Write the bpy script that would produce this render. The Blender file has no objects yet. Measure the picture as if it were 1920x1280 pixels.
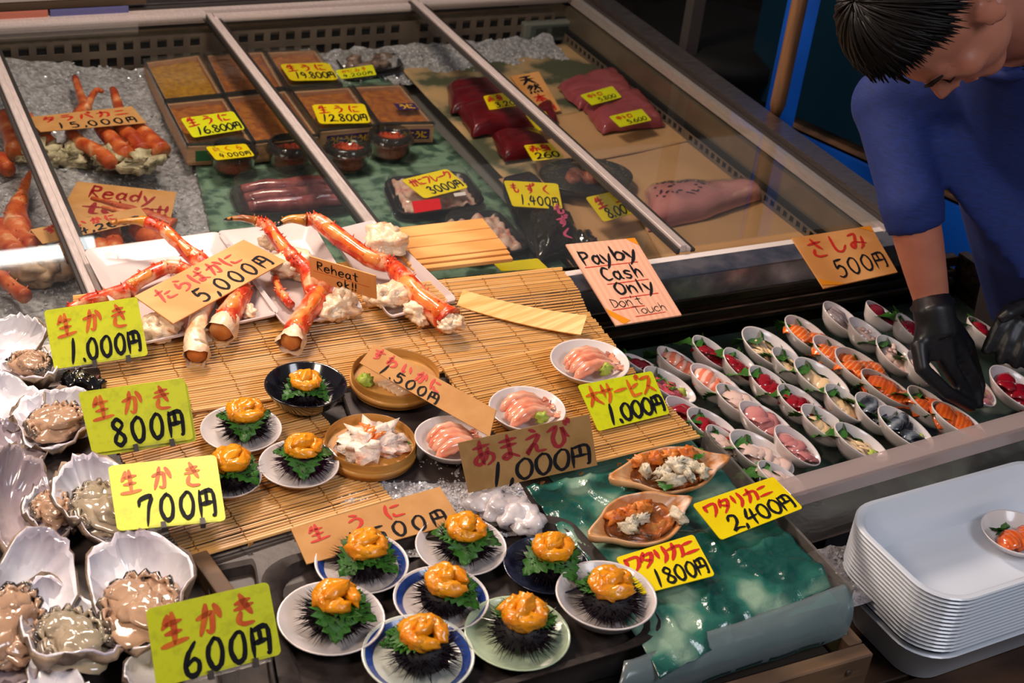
import bpy, math, random
from mathutils import Vector, Matrix, noise
random.seed(7)
SC = bpy.context.scene
COL = SC.collection
# ------------------------------------------------------------------ camera
FPX = 2744.0
H = 1.2
A_ = Vector((6040, -970, FPX)).normalized()
B_ = Vector((-1550, -1890, FPX)).normalized()
N_ = A_.cross(B_).normalized()
B_ = N_.cross(A_)
CAM = Vector((0, 0, H))
cx = Vector((A_.x, B_.x, N_.x)); cy = Vector((A_.y, B_.y, N_.y)); cz = Vector((A_.z, B_.z, N_.z))
cd = bpy.data.cameras.new('camera'); cam = bpy.data.objects.new('camera', cd); COL.objects.link(cam)
cd.sensor_width = 36.0; cd.lens = FPX / 1920 * 36.0; cd.dof.use_dof = True; cd.dof.focus_distance = 2.1; cd.dof.aperture_fstop = 8.0; cd.clip_start = 0.05; cd.clip_end = 60
up = -cy; bk = -cz
cam.matrix_world = Matrix(((cx.x, up.x, bk.x, 0), (cx.y, up.y, bk.y, 0), (cx.z, up.z, bk.z, H), (0, 0, 0, 1)))
SC.camera = cam
# ------------------------------------------------------------------ world, lights, exposure
SC.view_settings.view_transform = 'Standard'; SC.view_settings.look = 'None'
SC.view_settings.gamma = 1.0; SC.view_settings.use_curve_mapping = False
SC.view_settings.exposure = 0.1
w = bpy.data.worlds.new('world'); SC.world = w; w.use_nodes = True
w.node_tree.nodes['Background'].inputs[0].default_value = (0.95, 0.88, 0.88, 1)
w.node_tree.nodes['Background'].inputs[1].default_value = 0.13
def area(name, loc, target, size, power, col):
    l = bpy.data.lights.new(name, 'AREA'); l.shape = 'DISK'; l.size = size; l.energy = power; l.color = col
    o = bpy.data.objects.new(name, l); COL.objects.link(o); o.location = loc
    o.rotation_euler = (Vector(target) - Vector(loc)).to_track_quat('-Z', 'Y').to_euler()
    return o
WARM = (1.0, 0.80, 0.64)
area('stall_lamp', (0.02, 2.25, 1.15), (0.50, 1.65, 0), 0.38, 10.5, WARM)
area('stall_lamp', (0.75, 2.6, 1.3), (1.0, 2.3, 0), 0.34, 27, (1.0, 0.80, 0.66))
area('stall_lamp', (-0.35, 1.05, 1.2), (0.3, 1.3, 0), 0.40, 10, WARM)
area('cool_fill', (1.5, -0.3, 2.0), (1.3, 1.2, -0.1), 0.9, 20, (0.86, 0.90, 1.0))  # added cool fill from the right front, no fixture modelled

# ------------------------------------------------------------------ pixel to world
def ray(px, py):
    c = Vector((px - 960, py - 640, FPX)).normalized()
    return cx * c.x + cy * c.y + cz * c.z
def P(px, py, z=0.0):
    d = ray(px, py); return CAM + d * ((z - H) / d.z)
def D(px, py, dist): return CAM + ray(px, py) * dist
# ------------------------------------------------------------------ materials
def lin(h):
    if isinstance(h, str):
        c = [int(h[i:i + 2], 16) / 255 for i in (0, 2, 4)]
        return tuple(x / 12.92 if x <= 0.04045 else ((x + 0.055) / 1.055) ** 2.4 for x in c) + (1,)
    return tuple(h) + (1,)
def M(name, c1, c2=None, scale=20, rough=0.5, bump=0, bscale=60, metal=0, sss=0, coat=0, trans=0, alpha=1, stretch=(1, 1, 1),
      kind='noise', lo=0.4, hi=0.6, c3=None, spec=0.5, emit=0, ior=1.45, rvar=0, bdist=0.002, detail=4):
    m = bpy.data.materials.new(name); m.use_nodes = True; nt = m.node_tree; b = nt.nodes['Principled BSDF']
    I = b.inputs
    I['Base Color'].default_value = lin(c1); I['Roughness'].default_value = rough; I['Metallic'].default_value = metal
    I['Coat Weight'].default_value = coat; I['Coat Roughness'].default_value = 0.08
    I['Transmission Weight'].default_value = trans; I['Alpha'].default_value = alpha; I['IOR'].default_value = ior
    I['Specular IOR Level'].default_value = spec
    if sss:
        I['Subsurface Weight'].default_value = sss; I['Subsurface Radius'].default_value = (0.012, 0.006, 0.003); I['Subsurface Scale'].default_value = 0.5
    if emit:
        I['Emission Color'].default_value = lin(c1); I['Emission Strength'].default_value = emit
    tc = nt.nodes.new('ShaderNodeTexCoord'); mp = nt.nodes.new('ShaderNodeMapping'); mp.inputs['Scale'].default_value = stretch
    nt.links.new(tc.outputs['Object'], mp.inputs['Vector'])
    if c2 is not None:
        if kind == 'wave':
            t = nt.nodes.new('ShaderNodeTexWave'); t.inputs['Scale'].default_value = scale; t.inputs['Distortion'].default_value = 4; t.inputs['Detail'].default_value = 3
            out = t.outputs['Fac']
        elif kind == 'voronoi':
            t = nt.nodes.new('ShaderNodeTexVoronoi'); t.inputs['Scale'].default_value = scale; out = t.outputs['Distance']
        else:
            t = nt.nodes.new('ShaderNodeTexNoise'); t.inputs['Scale'].default_value = scale; t.inputs['Detail'].default_value = detail; out = t.outputs['Fac']
        nt.links.new(mp.outputs[0], t.inputs['Vector'])
        r = nt.nodes.new('ShaderNodeValToRGB'); nt.links.new(out, r.inputs[0])
        e = r.color_ramp.elements
        e[0].position = lo; e[0].color = lin(c1); e[1].position = hi; e[1].color = lin(c2)
        if c3 is not None:
            x = e.new(min(1, hi + (hi - lo) * 0.8)); x.color = lin(c3)
        nt.links.new(r.outputs[0], I['Base Color'])
        if rvar:
            mr = nt.nodes.new('ShaderNodeMapRange'); mr.inputs['To Min'].default_value = max(0, rough - rvar); mr.inputs['To Max'].default_value = min(1, rough + rvar)
            nt.links.new(out, mr.inputs['Value']); nt.links.new(mr.outputs[0], I['Roughness'])
    if bump:
        n = nt.nodes.new('ShaderNodeTexNoise'); n.inputs['Scale'].default_value = bscale; n.inputs['Detail'].default_value = 5
        nt.links.new(mp.outputs[0], n.inputs['Vector'])
        bp = nt.nodes.new('ShaderNodeBump'); bp.inputs['Strength'].default_value = bump; bp.inputs['Distance'].default_value = bdist
        nt.links.new(n.outputs['Fac'], bp.inputs['Height']); nt.links.new(bp.outputs[0], I['Normal'])
    return m
def glass(name, tint=(0.93, 0.95, 0.94), refl=1.0, rough=0.02, haze=0.0, hazecol=(0.8, 0.8, 0.8), bump=0, bscale=30, ior=1.45):
    m = bpy.data.materials.new(name); m.use_nodes = True; nt = m.node_tree
    for n in list(nt.nodes): nt.nodes.remove(n)
    o = nt.nodes.new('ShaderNodeOutputMaterial'); t = nt.nodes.new('ShaderNodeBsdfTransparent'); t.inputs[0].default_value = tint + (1,)
    g = nt.nodes.new('ShaderNodeBsdfGlossy'); g.inputs['Roughness'].default_value = rough; g.inputs[0].default_value = (refl, refl, refl, 1)
    f = nt.nodes.new('ShaderNodeFresnel'); ge = nt.nodes.new('ShaderNodeNewGeometry'); ma = nt.nodes.new('ShaderNodeMath'); ma.operation = 'MULTIPLY_ADD'; ma.inputs[1].default_value = 1 / ior - ior; ma.inputs[2].default_value = ior; nt.links.new(ge.outputs['Backfacing'], ma.inputs[0]); nt.links.new(ma.outputs[0], f.inputs[0]); mx = nt.nodes.new('ShaderNodeMixShader')
    nt.links.new(f.outputs[0], mx.inputs[0]); base = t.outputs[0]
    if haze:
        d = nt.nodes.new('ShaderNodeBsdfDiffuse'); d.inputs[0].default_value = hazecol + (1,)
        m2 = nt.nodes.new('ShaderNodeMixShader'); m2.inputs[0].default_value = haze
        nt.links.new(t.outputs[0], m2.inputs[1]); nt.links.new(d.outputs[0], m2.inputs[2]); base = m2.outputs[0]
    if bump:
        n = nt.nodes.new('ShaderNodeTexNoise'); n.inputs['Scale'].default_value = bscale
        tc = nt.nodes.new('ShaderNodeTexCoord'); nt.links.new(tc.outputs['Object'], n.inputs['Vector'])
        bp = nt.nodes.new('ShaderNodeBump'); bp.inputs['Strength'].default_value = bump; bp.inputs['Distance'].default_value = 0.01
        nt.links.new(n.outputs['Fac'], bp.inputs['Height']); nt.links.new(bp.outputs[0], g.inputs['Normal']); nt.links.new(bp.outputs[0], f.inputs['Normal'])
    nt.links.new(base, mx.inputs[1]); nt.links.new(g.outputs[0], mx.inputs[2]); nt.links.new(mx.outputs[0], o.inputs[0])
    return m
# ------------------------------------------------------------------ object helpers
def tag(o, label=None, cat=None, group=None, kind=None):
    if label:
        o['label'] = label
    if cat: o['category'] = cat
    if group: o['group'] = group
    if kind: o['kind'] = kind
    return o
def thing(name, loc, label, cat, group=None, rz=0.0):
    o = bpy.data.objects.new(name, None); COL.objects.link(o); o.location = loc; o.rotation_euler = (0, 0, rz); o.empty_display_size = 0.02
    return tag(o, label, cat, group)
def wmat(o):
    m = Matrix.Translation(o.location) @ o.rotation_euler.to_matrix().to_4x4() @ Matrix.Diagonal(o.scale.to_4d())
    return wmat(o.parent) @ m if o.parent else m
def copy_tree(o, parent=None):
    c = o.copy(); COL.objects.link(c); c.parent = parent
    for ch in [x for x in KIDS.get(o.name, [])]:
        k = copy_tree(ch, c); KIDS.setdefault(c.name, []).append(k)
    return c
KIDS = {}
class G:
    def __init__(s): s.v = []; s.f = []; s.m = []; s.mi = 0; s.T = None
    def add(s, vs, fs):
        k = len(s.v)
        s.v += [(s.T @ Vector(p)) if s.T else Vector(p) for p in vs]
        s.f += [tuple(i + k for i in f) for f in fs]; s.m += [s.mi] * len(fs)
        return s
    def box(s, c, d, R=None, taper=1.0):
        c = Vector(c); hx, hy, hz = d[0] / 2, d[1] / 2, d[2] / 2; vs = []
        for z in (-1, 1):
            t = taper if z > 0 else 1
            for x, y in ((-1, -1), (1, -1), (1, 1), (-1, 1)):
                p = Vector((x * hx * t, y * hy * t, z * hz)); vs.append(c + (R @ p if R else p))
        return s.add(vs, [(3, 2, 1, 0), (4, 5, 6, 7), (0, 1, 5, 4), (1, 2, 6, 5), (2, 3, 7, 6), (3, 0, 4, 7)])
    def beam(s, a, b, w, h, upv=(0, 0, 1)):
        a = Vector(a); b = Vector(b); d = (b - a).normalized(); sd = d.cross(Vector(upv)).normalized(); u = sd.cross(d)
        vs = [p + sd * (x * w / 2) + u * (y * h / 2) for p in (a, b) for x, y in ((-1, -1), (1, -1), (1, 1), (-1, 1))]
        return s.add(vs, [(0, 1, 2, 3), (7, 6, 5, 4), (0, 4, 5, 1), (1, 5, 6, 2), (2, 6, 7, 3), (3, 7, 4, 0)])
    def tube(s, pts, rad, n=8, cap=True, flat=1.0, lump=0, ls=60):
        pts = [Vector(p) for p in pts]; k = len(pts); vs = []; fs = []
        rad = rad if isinstance(rad, (list, tuple)) else [rad] * k
        t0 = (pts[1] - pts[0]).normalized(); ref = Vector((0, 0, 1)) if abs(t0.z) < 0.9 else Vector((0, 1, 0))
        sd = t0.cross(ref).normalized()
        for i, p in enumerate(pts):
            t = (pts[min(i + 1, k - 1)] - pts[max(i - 1, 0)]).normalized()
            sd = (sd - t * sd.dot(t)).normalized(); u = sd.cross(t)
            for j in range(n):
                a = 2 * math.pi * j / n; q = p + sd * (math.cos(a) * rad[i]) + u * (math.sin(a) * rad[i] * flat)
                if lump: q += (q - p).normalized() * noise.noise(q * ls) * lump
                vs.append(q)
        for i in range(k - 1):
            for j in range(n):
                a = i * n + j; b = i * n + (j + 1) % n; fs.append((a, b, b + n, a + n))
        if cap: fs += [tuple(range(n - 1, -1, -1)), tuple(range((k - 1) * n, k * n))]
        return s.add(vs, fs)
    def lathe(s, prof, n=32, sx=1.0, sy=1.0, c=(0, 0, 0), tilt=None, cap=True):
        vs = []; fs = []; k = len(prof); c = Vector(c)
        for r, z in prof:
            for j in range(n):
                a = 2 * math.pi * j / n; p = Vector((r * math.cos(a) * sx, r * math.sin(a) * sy, z))
                vs.append(c + (tilt @ p if tilt else p))
        for i in range(k - 1):
            for j in range(n):
                a = i * n + j; b = i * n + (j + 1) % n; fs.append((a, b, b + n, a + n))
        if cap: fs += [tuple(range(n - 1, -1, -1)), tuple(range((k - 1) * n, k * n))]
        return s.add(vs, fs)
    def prism(s, poly, z0, z1, f=None):
        n = len(poly); f = f or (lambda x, y, z: Vector((x, y, z)))
        vs = [f(x, y, z0) for x, y in poly] + [f(x, y, z1) for x, y in poly]
        fs = [tuple(range(n - 1, -1, -1)), tuple(range(n, 2 * n))] + [(i, (i + 1) % n, n + (i + 1) % n, n + i) for i in range(n)]
        return s.add(vs, fs)
    def blob(s, c, r, lump=0.25, ls=1.6, seed=0, nu=12, nv=8, R=None):
        c = Vector(c); vs = []; fs = []; off = Vector((seed * 3.1, seed * 1.7, seed * 0.9))
        r = Vector(r) if isinstance(r, (tuple, list)) else Vector((r, r, r))
        for i in range(nv + 1):
            th = math.pi * i / nv
            for j in range(nu):
                ph = 2 * math.pi * j / nu; d = Vector((math.sin(th) * math.cos(ph), math.sin(th) * math.sin(ph), math.cos(th)))
                if i in (0, nv): d = Vector((0, 0, 1 if i == 0 else -1))
                q = d * (1 + lump * 2 * noise.noise(d * ls + off)); q = Vector((q.x * r.x, q.y * r.y, q.z * r.z))
                vs.append(c + (R @ q if R else q))
        for i in range(nv):
            for j in range(nu):
                a = i * nu + j; b = i * nu + (j + 1) % nu; fs.append((a, a + nu, b + nu, b))
        return s.add(vs, fs)
    def grid(s, fn, nu, nv, thick=0):
        vs = [fn(i / nu, j / nv) for j in range(nv + 1) for i in range(nu + 1)]
        fs = [(j * (nu + 1) + i, j * (nu + 1) + i + 1, (j + 1) * (nu + 1) + i + 1, (j + 1) * (nu + 1) + i) for j in range(nv) for i in range(nu)]
        if thick:
            m = len(vs); vs = [Vector(v) for v in vs]; vs += [v - Vector((0, 0, thick)) for v in vs]
            fs += [tuple(reversed([k + m for k in f])) for f in fs]
            rim = [i for i in range(nu + 1)] + [(j + 1) * (nu + 1) - 1 for j in range(1, nv + 1)] + [nv * (nu + 1) + i for i in range(nu - 1, -1, -1)] + [j * (nu + 1) for j in range(nv - 1, 0, -1)]
            for a, b in zip(rim, rim[1:] + rim[:1]): fs.append((b, a, a + m, b + m))
        return s.add(vs, fs)
    def build(s, name, mats, parent=None, smooth=False, world=False, kind=None, label=None, sub=0, auto=None):
        me = bpy.data.meshes.new(name)
        vs = s.v
        if parent and world:
            inv = wmat(parent).inverted(); vs = [inv @ v for v in vs]
        me.from_pydata([tuple(v) for v in vs], [], s.f); me.validate()
        mats = mats if isinstance(mats, (list, tuple)) else [mats]
        for m in mats: me.materials.append(m)
        if len(mats) > 1 and len(me.polygons) == len(s.m): me.polygons.foreach_set('material_index', s.m)
        if smooth: me.polygons.foreach_set('use_smooth', [True] * len(me.polygons))
        if auto: me.set_sharp_from_angle(angle=math.radians(auto))
        me.update()
        o = bpy.data.objects.new(name, me); COL.objects.link(o)
        if parent: o.parent = parent; KIDS.setdefault(parent.name, []).append(o)
        if sub:
            md = o.modifiers.new('sub', 'SUBSURF'); md.levels = sub; md.render_levels = sub
        if kind: o['kind'] = kind
        if label: o['label'] = label
        return o
def bevel(o, w, n=2):
    md = o.modifiers.new('bevel', 'BEVEL'); md.width = w; md.segments = n; md.limit_method = 'ANGLE'; md.angle_limit = 0.7
    return o
def inst(o, parent, name=None):
    c = bpy.data.objects.new(name or o.name.split('.')[0], o.data); COL.objects.link(c); c.parent = parent
    KIDS.setdefault(parent.name, []).append(c); return c
def smoothpath(pts, k=4):
    pts = [Vector(p) for p in pts]; out = []
    for i in range(len(pts) - 1):
        p0 = pts[max(i - 1, 0)]; p1 = pts[i]; p2 = pts[i + 1]; p3 = pts[min(i + 2, len(pts) - 1)]
        for j in range(k):
            t = j / k; out.append(0.5 * ((2 * p1) + (p2 - p0) * t + (2 * p0 - 5 * p1 + 4 * p2 - p3) * t * t + (3 * p1 - p0 - 3 * p2 + p3) * t ** 3))
    return out + [pts[-1]]
def rr(w, h, r, n=5, cx0=0, cy0=0):
    out = []
    for sx, sy, a0 in ((1, 1, 0), (-1, 1, 90), (-1, -1, 180), (1, -1, 270)):
        for i in range(n + 1):
            a = math.radians(a0 + 90 * i / n); out.append((cx0 + sx * (w / 2 - r) + r * math.cos(a), cy0 + sy * (h / 2 - r) + r * math.sin(a)))
    return out
# ------------------------------------------------------------------ hand lettering
DK = [[(.84, 1.02), (.90, .90)], [(.96, 1.06), (1.03, .95)]]
GL = {
 '生': [[(.32, .93), (.22, .72), (.08, .58)], [(.22, .7), (.85, .74)], [(.53, .98), (.53, .5), (.5, .05)], [(.2, .38), (.8, .42)], [(0, -.02), (.5, .03), (1.05, .1)]],
 'か': [[(.05, .62), (.35, .7), (.6, .72), (.66, .6), (.6, .2), (.5, .06), (.36, .14)], [(.42, .95), (.33, .6), (.08, .05)], [(.8, .9), (.93, .72), (.98, .52)]],
 'き': [[(.2, .78), (.8, .86)], [(.12, .57), (.88, .66)], [(.42, .98), (.6, .65), (.78, .36)], [(.3, .4), (.2, .2), (.4, .04), (.82, .04)]],
 'た': [[(.02, .72), (.55, .8)], [(.34, .97), (.25, .6), (.05, .05)], [(.5, .52), (.88, .55)], [(.46, .28), (.52, .1), (.95, .1)]],
 'ら': [[(.38, .97), (.62, .86)], [(.28, .75), (.2, .36), (.5, .55), (.78, .5), (.82, .28), (.6, .1), (.28, .02)]],
 'ば': [[(.13, .9), (.06, .5), (.13, .06)], [(.33, .66), (.88, .7)], [(.62, .92), (.62, .4), (.55, .12), (.38, .12), (.4, .26), (.6, .25), (.9, .06)]] + DK,
 'に': [[(.15, .9), (.06, .5), (.14, .06)], [(.4, .75), (.88, .78)], [(.4, .28), (.48, .12), (.95, .12)]],
 '円': [[(.12, .85), (.06, .02)], [(.12, .85), (.9, .88), (.92, .12), (.78, .03)], [(.5, .86), (.5, .48)], [(.12, .46), (.88, .48)]],
 'す': [[(.02, .74), (.98, .8)], [(.56, .98), (.56, .45), (.4, .3), (.28, .45), (.42, .56), (.6, .48), (.57, .2), (.28, -.02)]],
 'わ': [[(.25, .97), (.25, .02)], [(.03, .68), (.32, .75), (.03, .18), (.5, .6), (.8, .58), (.92, .35), (.77, .12), (.5, .02)]],
 'い': [[(.12, .8), (.12, .35), (.25, .13), (.36, .3)], [(.74, .76), (.92, .38)]],
 'あ': [[(.12, .77), (.82, .82)], [(.42, .98), (.38, .5), (.46, .08)], [(.7, .66), (.55, .3), (.25, .06), (.08, .2), (.25, .42), (.6, .52), (.92, .38), (.88, .14), (.6, 0)]],
 'ま': [[(.13, .8), (.87, .83)], [(.16, .58), (.84, .6)], [(.5, .98), (.52, .4), (.48, .12), (.28, .04), (.17, .17), (.4, .27), (.65, .18), (.9, .03)]],
 'え': [[(.38, .98), (.62, .88)], [(.18, .65), (.72, .7), (.06, .03), (.4, .36), (.56, .3), (.6, .07), (.96, .05)]],
 'び': [[(.03, .78), (.42, .86), (.2, .45), (.25, .12), (.5, .04), (.7, .3), (.66, .82), (.8, .5), (.96, .36)]] + DK,
 '大': [[(.06, .6), (.94, .66)], [(.5, .97), (.46, .5), (.06, .03)], [(.5, .58), (.65, .3), (.98, .03)]],
 'サ': [[(.02, .63), (.98, .7)], [(.3, .92), (.3, .38)], [(.72, .95), (.68, .4), (.38, 0)]],
 'ー': [[(.06, .48), (.97, .54)]],
 'ビ': [[(.2, .9), (.2, .22), (.32, .07), (.88, .1)], [(.8, .66), (.22, .48)]] + DK,
 'ス': [[(.13, .85), (.77, .88), (.5, .4), (.04, .03)], [(.52, .42), (.94, .04)]],
 'ワ': [[(.1, .85), (.12, .5)], [(.1, .85), (.9, .88), (.76, .4), (.36, 0)]],
 'タ': [[(.4, .98), (.06, .48)], [(.35, .8), (.88, .83), (.6, .35), (.15, 0)], [(.3, .54), (.66, .38)]],
 'リ': [[(.22, .9), (.22, .4)], [(.76, .96), (.76, .4), (.42, 0)]],
 'カ': [[(.05, .7), (.88, .75), (.82, .2), (.64, .06)], [(.46, .98), (.4, .5), (.05, .03)]],
 'ニ': [[(.18, .75), (.82, .79)], [(.02, .15), (.98, .2)]],
 'う': [[(.28, .95), (.68, .85)], [(.12, .58), (.55, .69), (.8, .5), (.66, .2), (.32, -.02)]],
 'さ': [[(.12, .74), (.88, .81)], [(.42, .98), (.6, .65), (.78, .42)], [(.3, .4), (.2, .2), (.4, .04), (.84, .04)]],
 'し': [[(.28, .97), (.26, .3), (.4, .05), (.65, .08), (.92, .36)]],
 'み': [[(.13, .85), (.52, .88), (.35, .45), (.12, .1), (.02, .25), (.3, .42), (.95, .24)], [(.82, .62), (.72, .2), (.48, -.02)]],
 'も': [[(.46, .97), (.38, .4), (.45, .06), (.77, .08), (.86, .36)], [(.13, .74), (.72, .77)], [(.1, .5), (.7, .52)]],
 'く': [[(.72, .97), (.2, .5), (.78, 0)]],
 'フ': [[(.1, .85), (.88, .88), (.66, .4), (.22, 0)]], 'レ': [[(.22, .92), (.22, .06), (.94, .52)]],
 'ラ': [[(.2, .93), (.8, .95)], [(.08, .62), (.9, .65), (.66, .25), (.28, 0)]],
 'バ': [[(.3, .76), (.02, .08)], [(.62, .8), (.95, .08)]] + DK, 'ツ': [[(.1, .8), (.2, .6)], [(.42, .85), (.5, .65)], [(.9, .85), (.75, .4), (.35, 0)]],
 '天': [[(.13, .9), (.87, .93)], [(.03, .57), (.97, .6)], [(.5, .9), (.45, .5), (.03, 0)], [(.5, .56), (.97, 0)]],
 '本': [[(.06, .7), (.94, .73)], [(.5, 1), (.5, 0)], [(.5, .69), (.04, .18)], [(.5, .69), (.96, .18)], [(.3, .22), (.7, .23)]],
 '然': [[(.3, .95), (.06, .6)], [(.25, .85), (.48, .83), (.08, .33)], [(.2, .68), (.35, .6)], [(.5, .74), (.97, .77)], [(.72, .95), (.65, .6), (.43, .33)], [(.72, .7), (.97, .36)], [(.86, .95), (.93, .87)], [(.12, .2), (.05, .03)], [(.36, .2), (.39, .05)], [(.6, .2), (.65, .05)], [(.85, .2), (.96, .03)]],
 '鮪': [[(.25, .97), (.06, .72)], [(.22, .86), (.42, .86), (.32, .7)], [(.1, .68), (.1, .3)], [(.1, .68), (.45, .68), (.45, .3)], [(.1, .5), (.45, .5)], [(.1, .3), (.45, .3)], [(.27, .68), (.27, .3)], [(.05, .16), (.02, .02)], [(.2, .17), (.2, .05)], [(.33, .17), (.36, .05)], [(.46, .17), (.52, .04)], [(.52, .8), (.99, .83)], [(.76, .98), (.64, .62), (.5, .42)], [(.65, .6), (.65, .05)], [(.65, .6), (.93, .6), (.93, .1), (.84, .03)], [(.65, .42), (.92, .42)], [(.65, .25), (.92, .25)]],
 '赤': [[(.2, .86), (.8, .88)], [(.5, 1), (.5, .6)], [(.04, .58), (.96, .62)], [(.4, .6), (.35, .3), (.18, .03)], [(.62, .6), (.62, .05)], [(.2, .42), (.08, .2)], [(.8, .44), (.95, .22)]],
 '身': [[(.5, 1), (.4, .88)], [(.25, .86), (.25, .36)], [(.25, .86), (.75, .87), (.75, .1), (.62, .03)], [(.25, .7), (.75, .7)], [(.25, .54), (.75, .54)], [(.06, .36), (.9, .42)], [(.75, .38), (.4, .12), (.05, .02)]],
 '中': [[(.12, .76), (.14, .36)], [(.12, .76), (.88, .78), (.86, .36)], [(.14, .38), (.86, .4)], [(.5, 1), (.5, 0)]],
 'ト': [[(.35, .97), (.35, .03)], [(.35, .63), (.8, .42)]], 'ロ': [[(.15, .8), (.16, .15)], [(.15, .8), (.85, .82), (.84, .17)], [(.16, .17), (.84, .19)]],
 '0': [[(.55, .95), (.2, .72), (.12, .35), (.38, .03), (.72, .15), (.88, .55), (.76, .88), (.5, .95)]],
 '1': [[(.62, 1), (.5, .5), (.3, 0)]], '7': [[(.05, .72), (.2, .86), (.85, .95), (.62, .55), (.42, -.05)]],
 '2': [[(.15, .75), (.4, .97), (.78, .85), (.68, .5), (.1, .03), (.5, .12), (.95, .05)]],
 '3': [[(.18, .85), (.5, .98), (.75, .8), (.42, .54), (.78, .4), (.7, .1), (.35, 0), (.1, .14)]],
 '4': [[(.45, .97), (.12, .42), (.95, .48)], [(.72, .85), (.6, .4), (.52, -.03)]],
 '5': [[(.3, .93), (.22, .55), (.55, .62), (.82, .42), (.7, .1), (.35, 0), (.08, .1)], [(.3, .93), (.9, .96)]],
 '6': [[(.72, .98), (.35, .7), (.12, .3), (.3, .03), (.68, .05), (.85, .32), (.6, .5), (.2, .33)]],
 '8': [[(.8, .82), (.5, .98), (.2, .78), (.5, .52), (.82, .22), (.5, 0), (.15, .18), (.45, .5), (.78, .76), (.6, .96)]],
 '9': [[(.8, .75), (.45, .97), (.18, .7), (.45, .48), (.8, .72), (.7, .3), (.4, 0)]],
 '.': [[(.4, .08), (.5, .0)]], ',': [[(.5, .12), (.42, -.02), (.3, -.14)]], '!': [[(.5, .95), (.46, .3)], [(.44, .08), (.46, 0)]],
 '~': [[(.0, .5), (.3, .62), (.6, .42), (1, .55)]],
 'P': [[(.2, .98), (.2, 0)], [(.18, .95), (.7, .9), (.75, .62), (.22, .45)]], 'C': [[(.85, .85), (.45, .98), (.1, .5), (.35, .03), (.85, .12)]],
 'O': [[(.5, .97), (.1, .6), (.3, .05), (.8, .2), (.88, .7), (.5, .97)]], 'D': [[(.2, .95), (.2, .03)], [(.2, .95), (.8, .7), (.78, .25), (.2, .03)]],
 'T': [[(.05, .95), (.95, .95)], [(.5, .95), (.5, 0)]], 'R': [[(.2, .98), (.2, 0)], [(.18, .95), (.72, .9), (.7, .6), (.22, .5), (.85, .02)]],
 'a': [[(.75, .5), (.4, .6), (.15, .3), (.4, .02), (.75, .3)], [(.77, .58), (.75, .15), (.92, .02)]],
 'y': [[(.12, .58), (.4, .1)], [(.85, .6), (.5, .0), (.15, -.38)]], 'b': [[(.2, 1), (.2, .03)], [(.2, .35), (.55, .6), (.85, .35), (.6, .03), (.2, .1)]],
 's': [[(.78, .52), (.45, .6), (.25, .45), (.7, .22), (.5, .02), (.15, .08)]], 'h': [[(.2, 1), (.2, 0)], [(.2, .35), (.5, .6), (.75, .42), (.78, 0)]],
 'n': [[(.2, .6), (.2, 0)], [(.2, .38), (.5, .6), (.75, .42), (.78, 0)]], 'l': [[(.5, 1), (.5, 0)]], 'o': [[(.5, .6), (.14, .35), (.4, .0), (.82, .2), (.75, .52), (.5, .6)]],
 "'": [[(.5, 1), (.44, .8)]], 't': [[(.5, .92), (.5, .12), (.75, .03)], [(.18, .62), (.85, .62)]], 'u': [[(.15, .6), (.2, .1), (.5, .02), (.78, .2)], [(.8, .6), (.82, .0)]],
 'c': [[(.8, .5), (.45, .6), (.15, .3), (.45, .02), (.85, .12)]], 'e': [[(.2, .32), (.8, .36), (.6, .6), (.25, .5), (.2, .12), (.5, 0), (.85, .12)]],
 'd': [[(.78, 1), (.76, .0)], [(.75, .45), (.4, .6), (.15, .3), (.4, .02), (.75, .25)]], 'k': [[(.2, 1), (.2, 0)], [(.75, .6), (.22, .28), (.8, 0)]],
 '_': [[(-.1, .0), (1.1, .03)]],
}
GL['ず'] = GL['す'] + DK
CNT = [0]
def lettering(g, fn, text, u, v, size, asp, adv=1.0, th=0.09, slope=0.0, w=0.0006, gw=1.0, jit=0.02, uend=.96):
    """text on a card: fn(u,v,w)->world, size = glyph height in v units, asp = card width/height, adv = advance in glyph sizes"""
    NW = {'.': .35, ',': .4, '!': .4, 'l': .5, "'": .4, ' ': .5}
    tot = size * adv * sum(NW.get(c, 1) for c in text) / asp
    if u + tot > uend: k = (uend - u) / tot; adv *= k; gw *= k
    for ch in text:
        CNT[0] += 1; rnd = random.Random(CNT[0])
        narrow = {'.': .35, ',': .4, '!': .4, 'l': .5, "'": .4, ' ': .5}.get(ch, 1.0)
        for st in GL.get(ch, []):
            pts = [Vector((x + rnd.uniform(-jit, jit), y + rnd.uniform(-jit, jit), 0)) for x, y in st]
            pts = smoothpath(pts, 4 if len(pts) > 2 else 3); n = len(pts); vs = []
            for i, p in enumerate(pts):
                d = (pts[min(i + 1, n - 1)] - pts[max(i - 1, 0)]); d.normalize(); nn = Vector((-d.y, d.x, 0)); t = i / (n - 1)
                ww = th * 1.6 * (0.62 + 0.5 * math.sin(math.pi * (0.15 + 0.7 * t)) - 0.25 * t) * (1.1 if abs(d.y) > abs(d.x) else .8)
                q0 = p - d * ww * .5 if i == 0 else (p + d * ww * .4 if i == n - 1 else p)
                k = .5 if i in (0, n - 1) else 1
                for sgn in (-1, 1):
                    q = q0 + nn * sgn * ww * k * .5
                    gx = (q.x - (0.0 if narrow == 1 else (1 - narrow) / 2)) * size * gw / asp; gy = q.y * size
                    vs.append(fn(u + gx, v + gy + slope * gx * asp, w))
            g.add(vs, [(2 * i, 2 * i + 2, 2 * i + 3, 2 * i + 1) for i in range(n - 1)])
        u += size * adv * narrow / asp; v += slope * size * adv * narrow
    return g
GL['ク'] = [[(.4, .98), (.06, .5)], [(.36, .8), (.88, .83), (.6, .3), (.22, 0)]]
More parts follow.
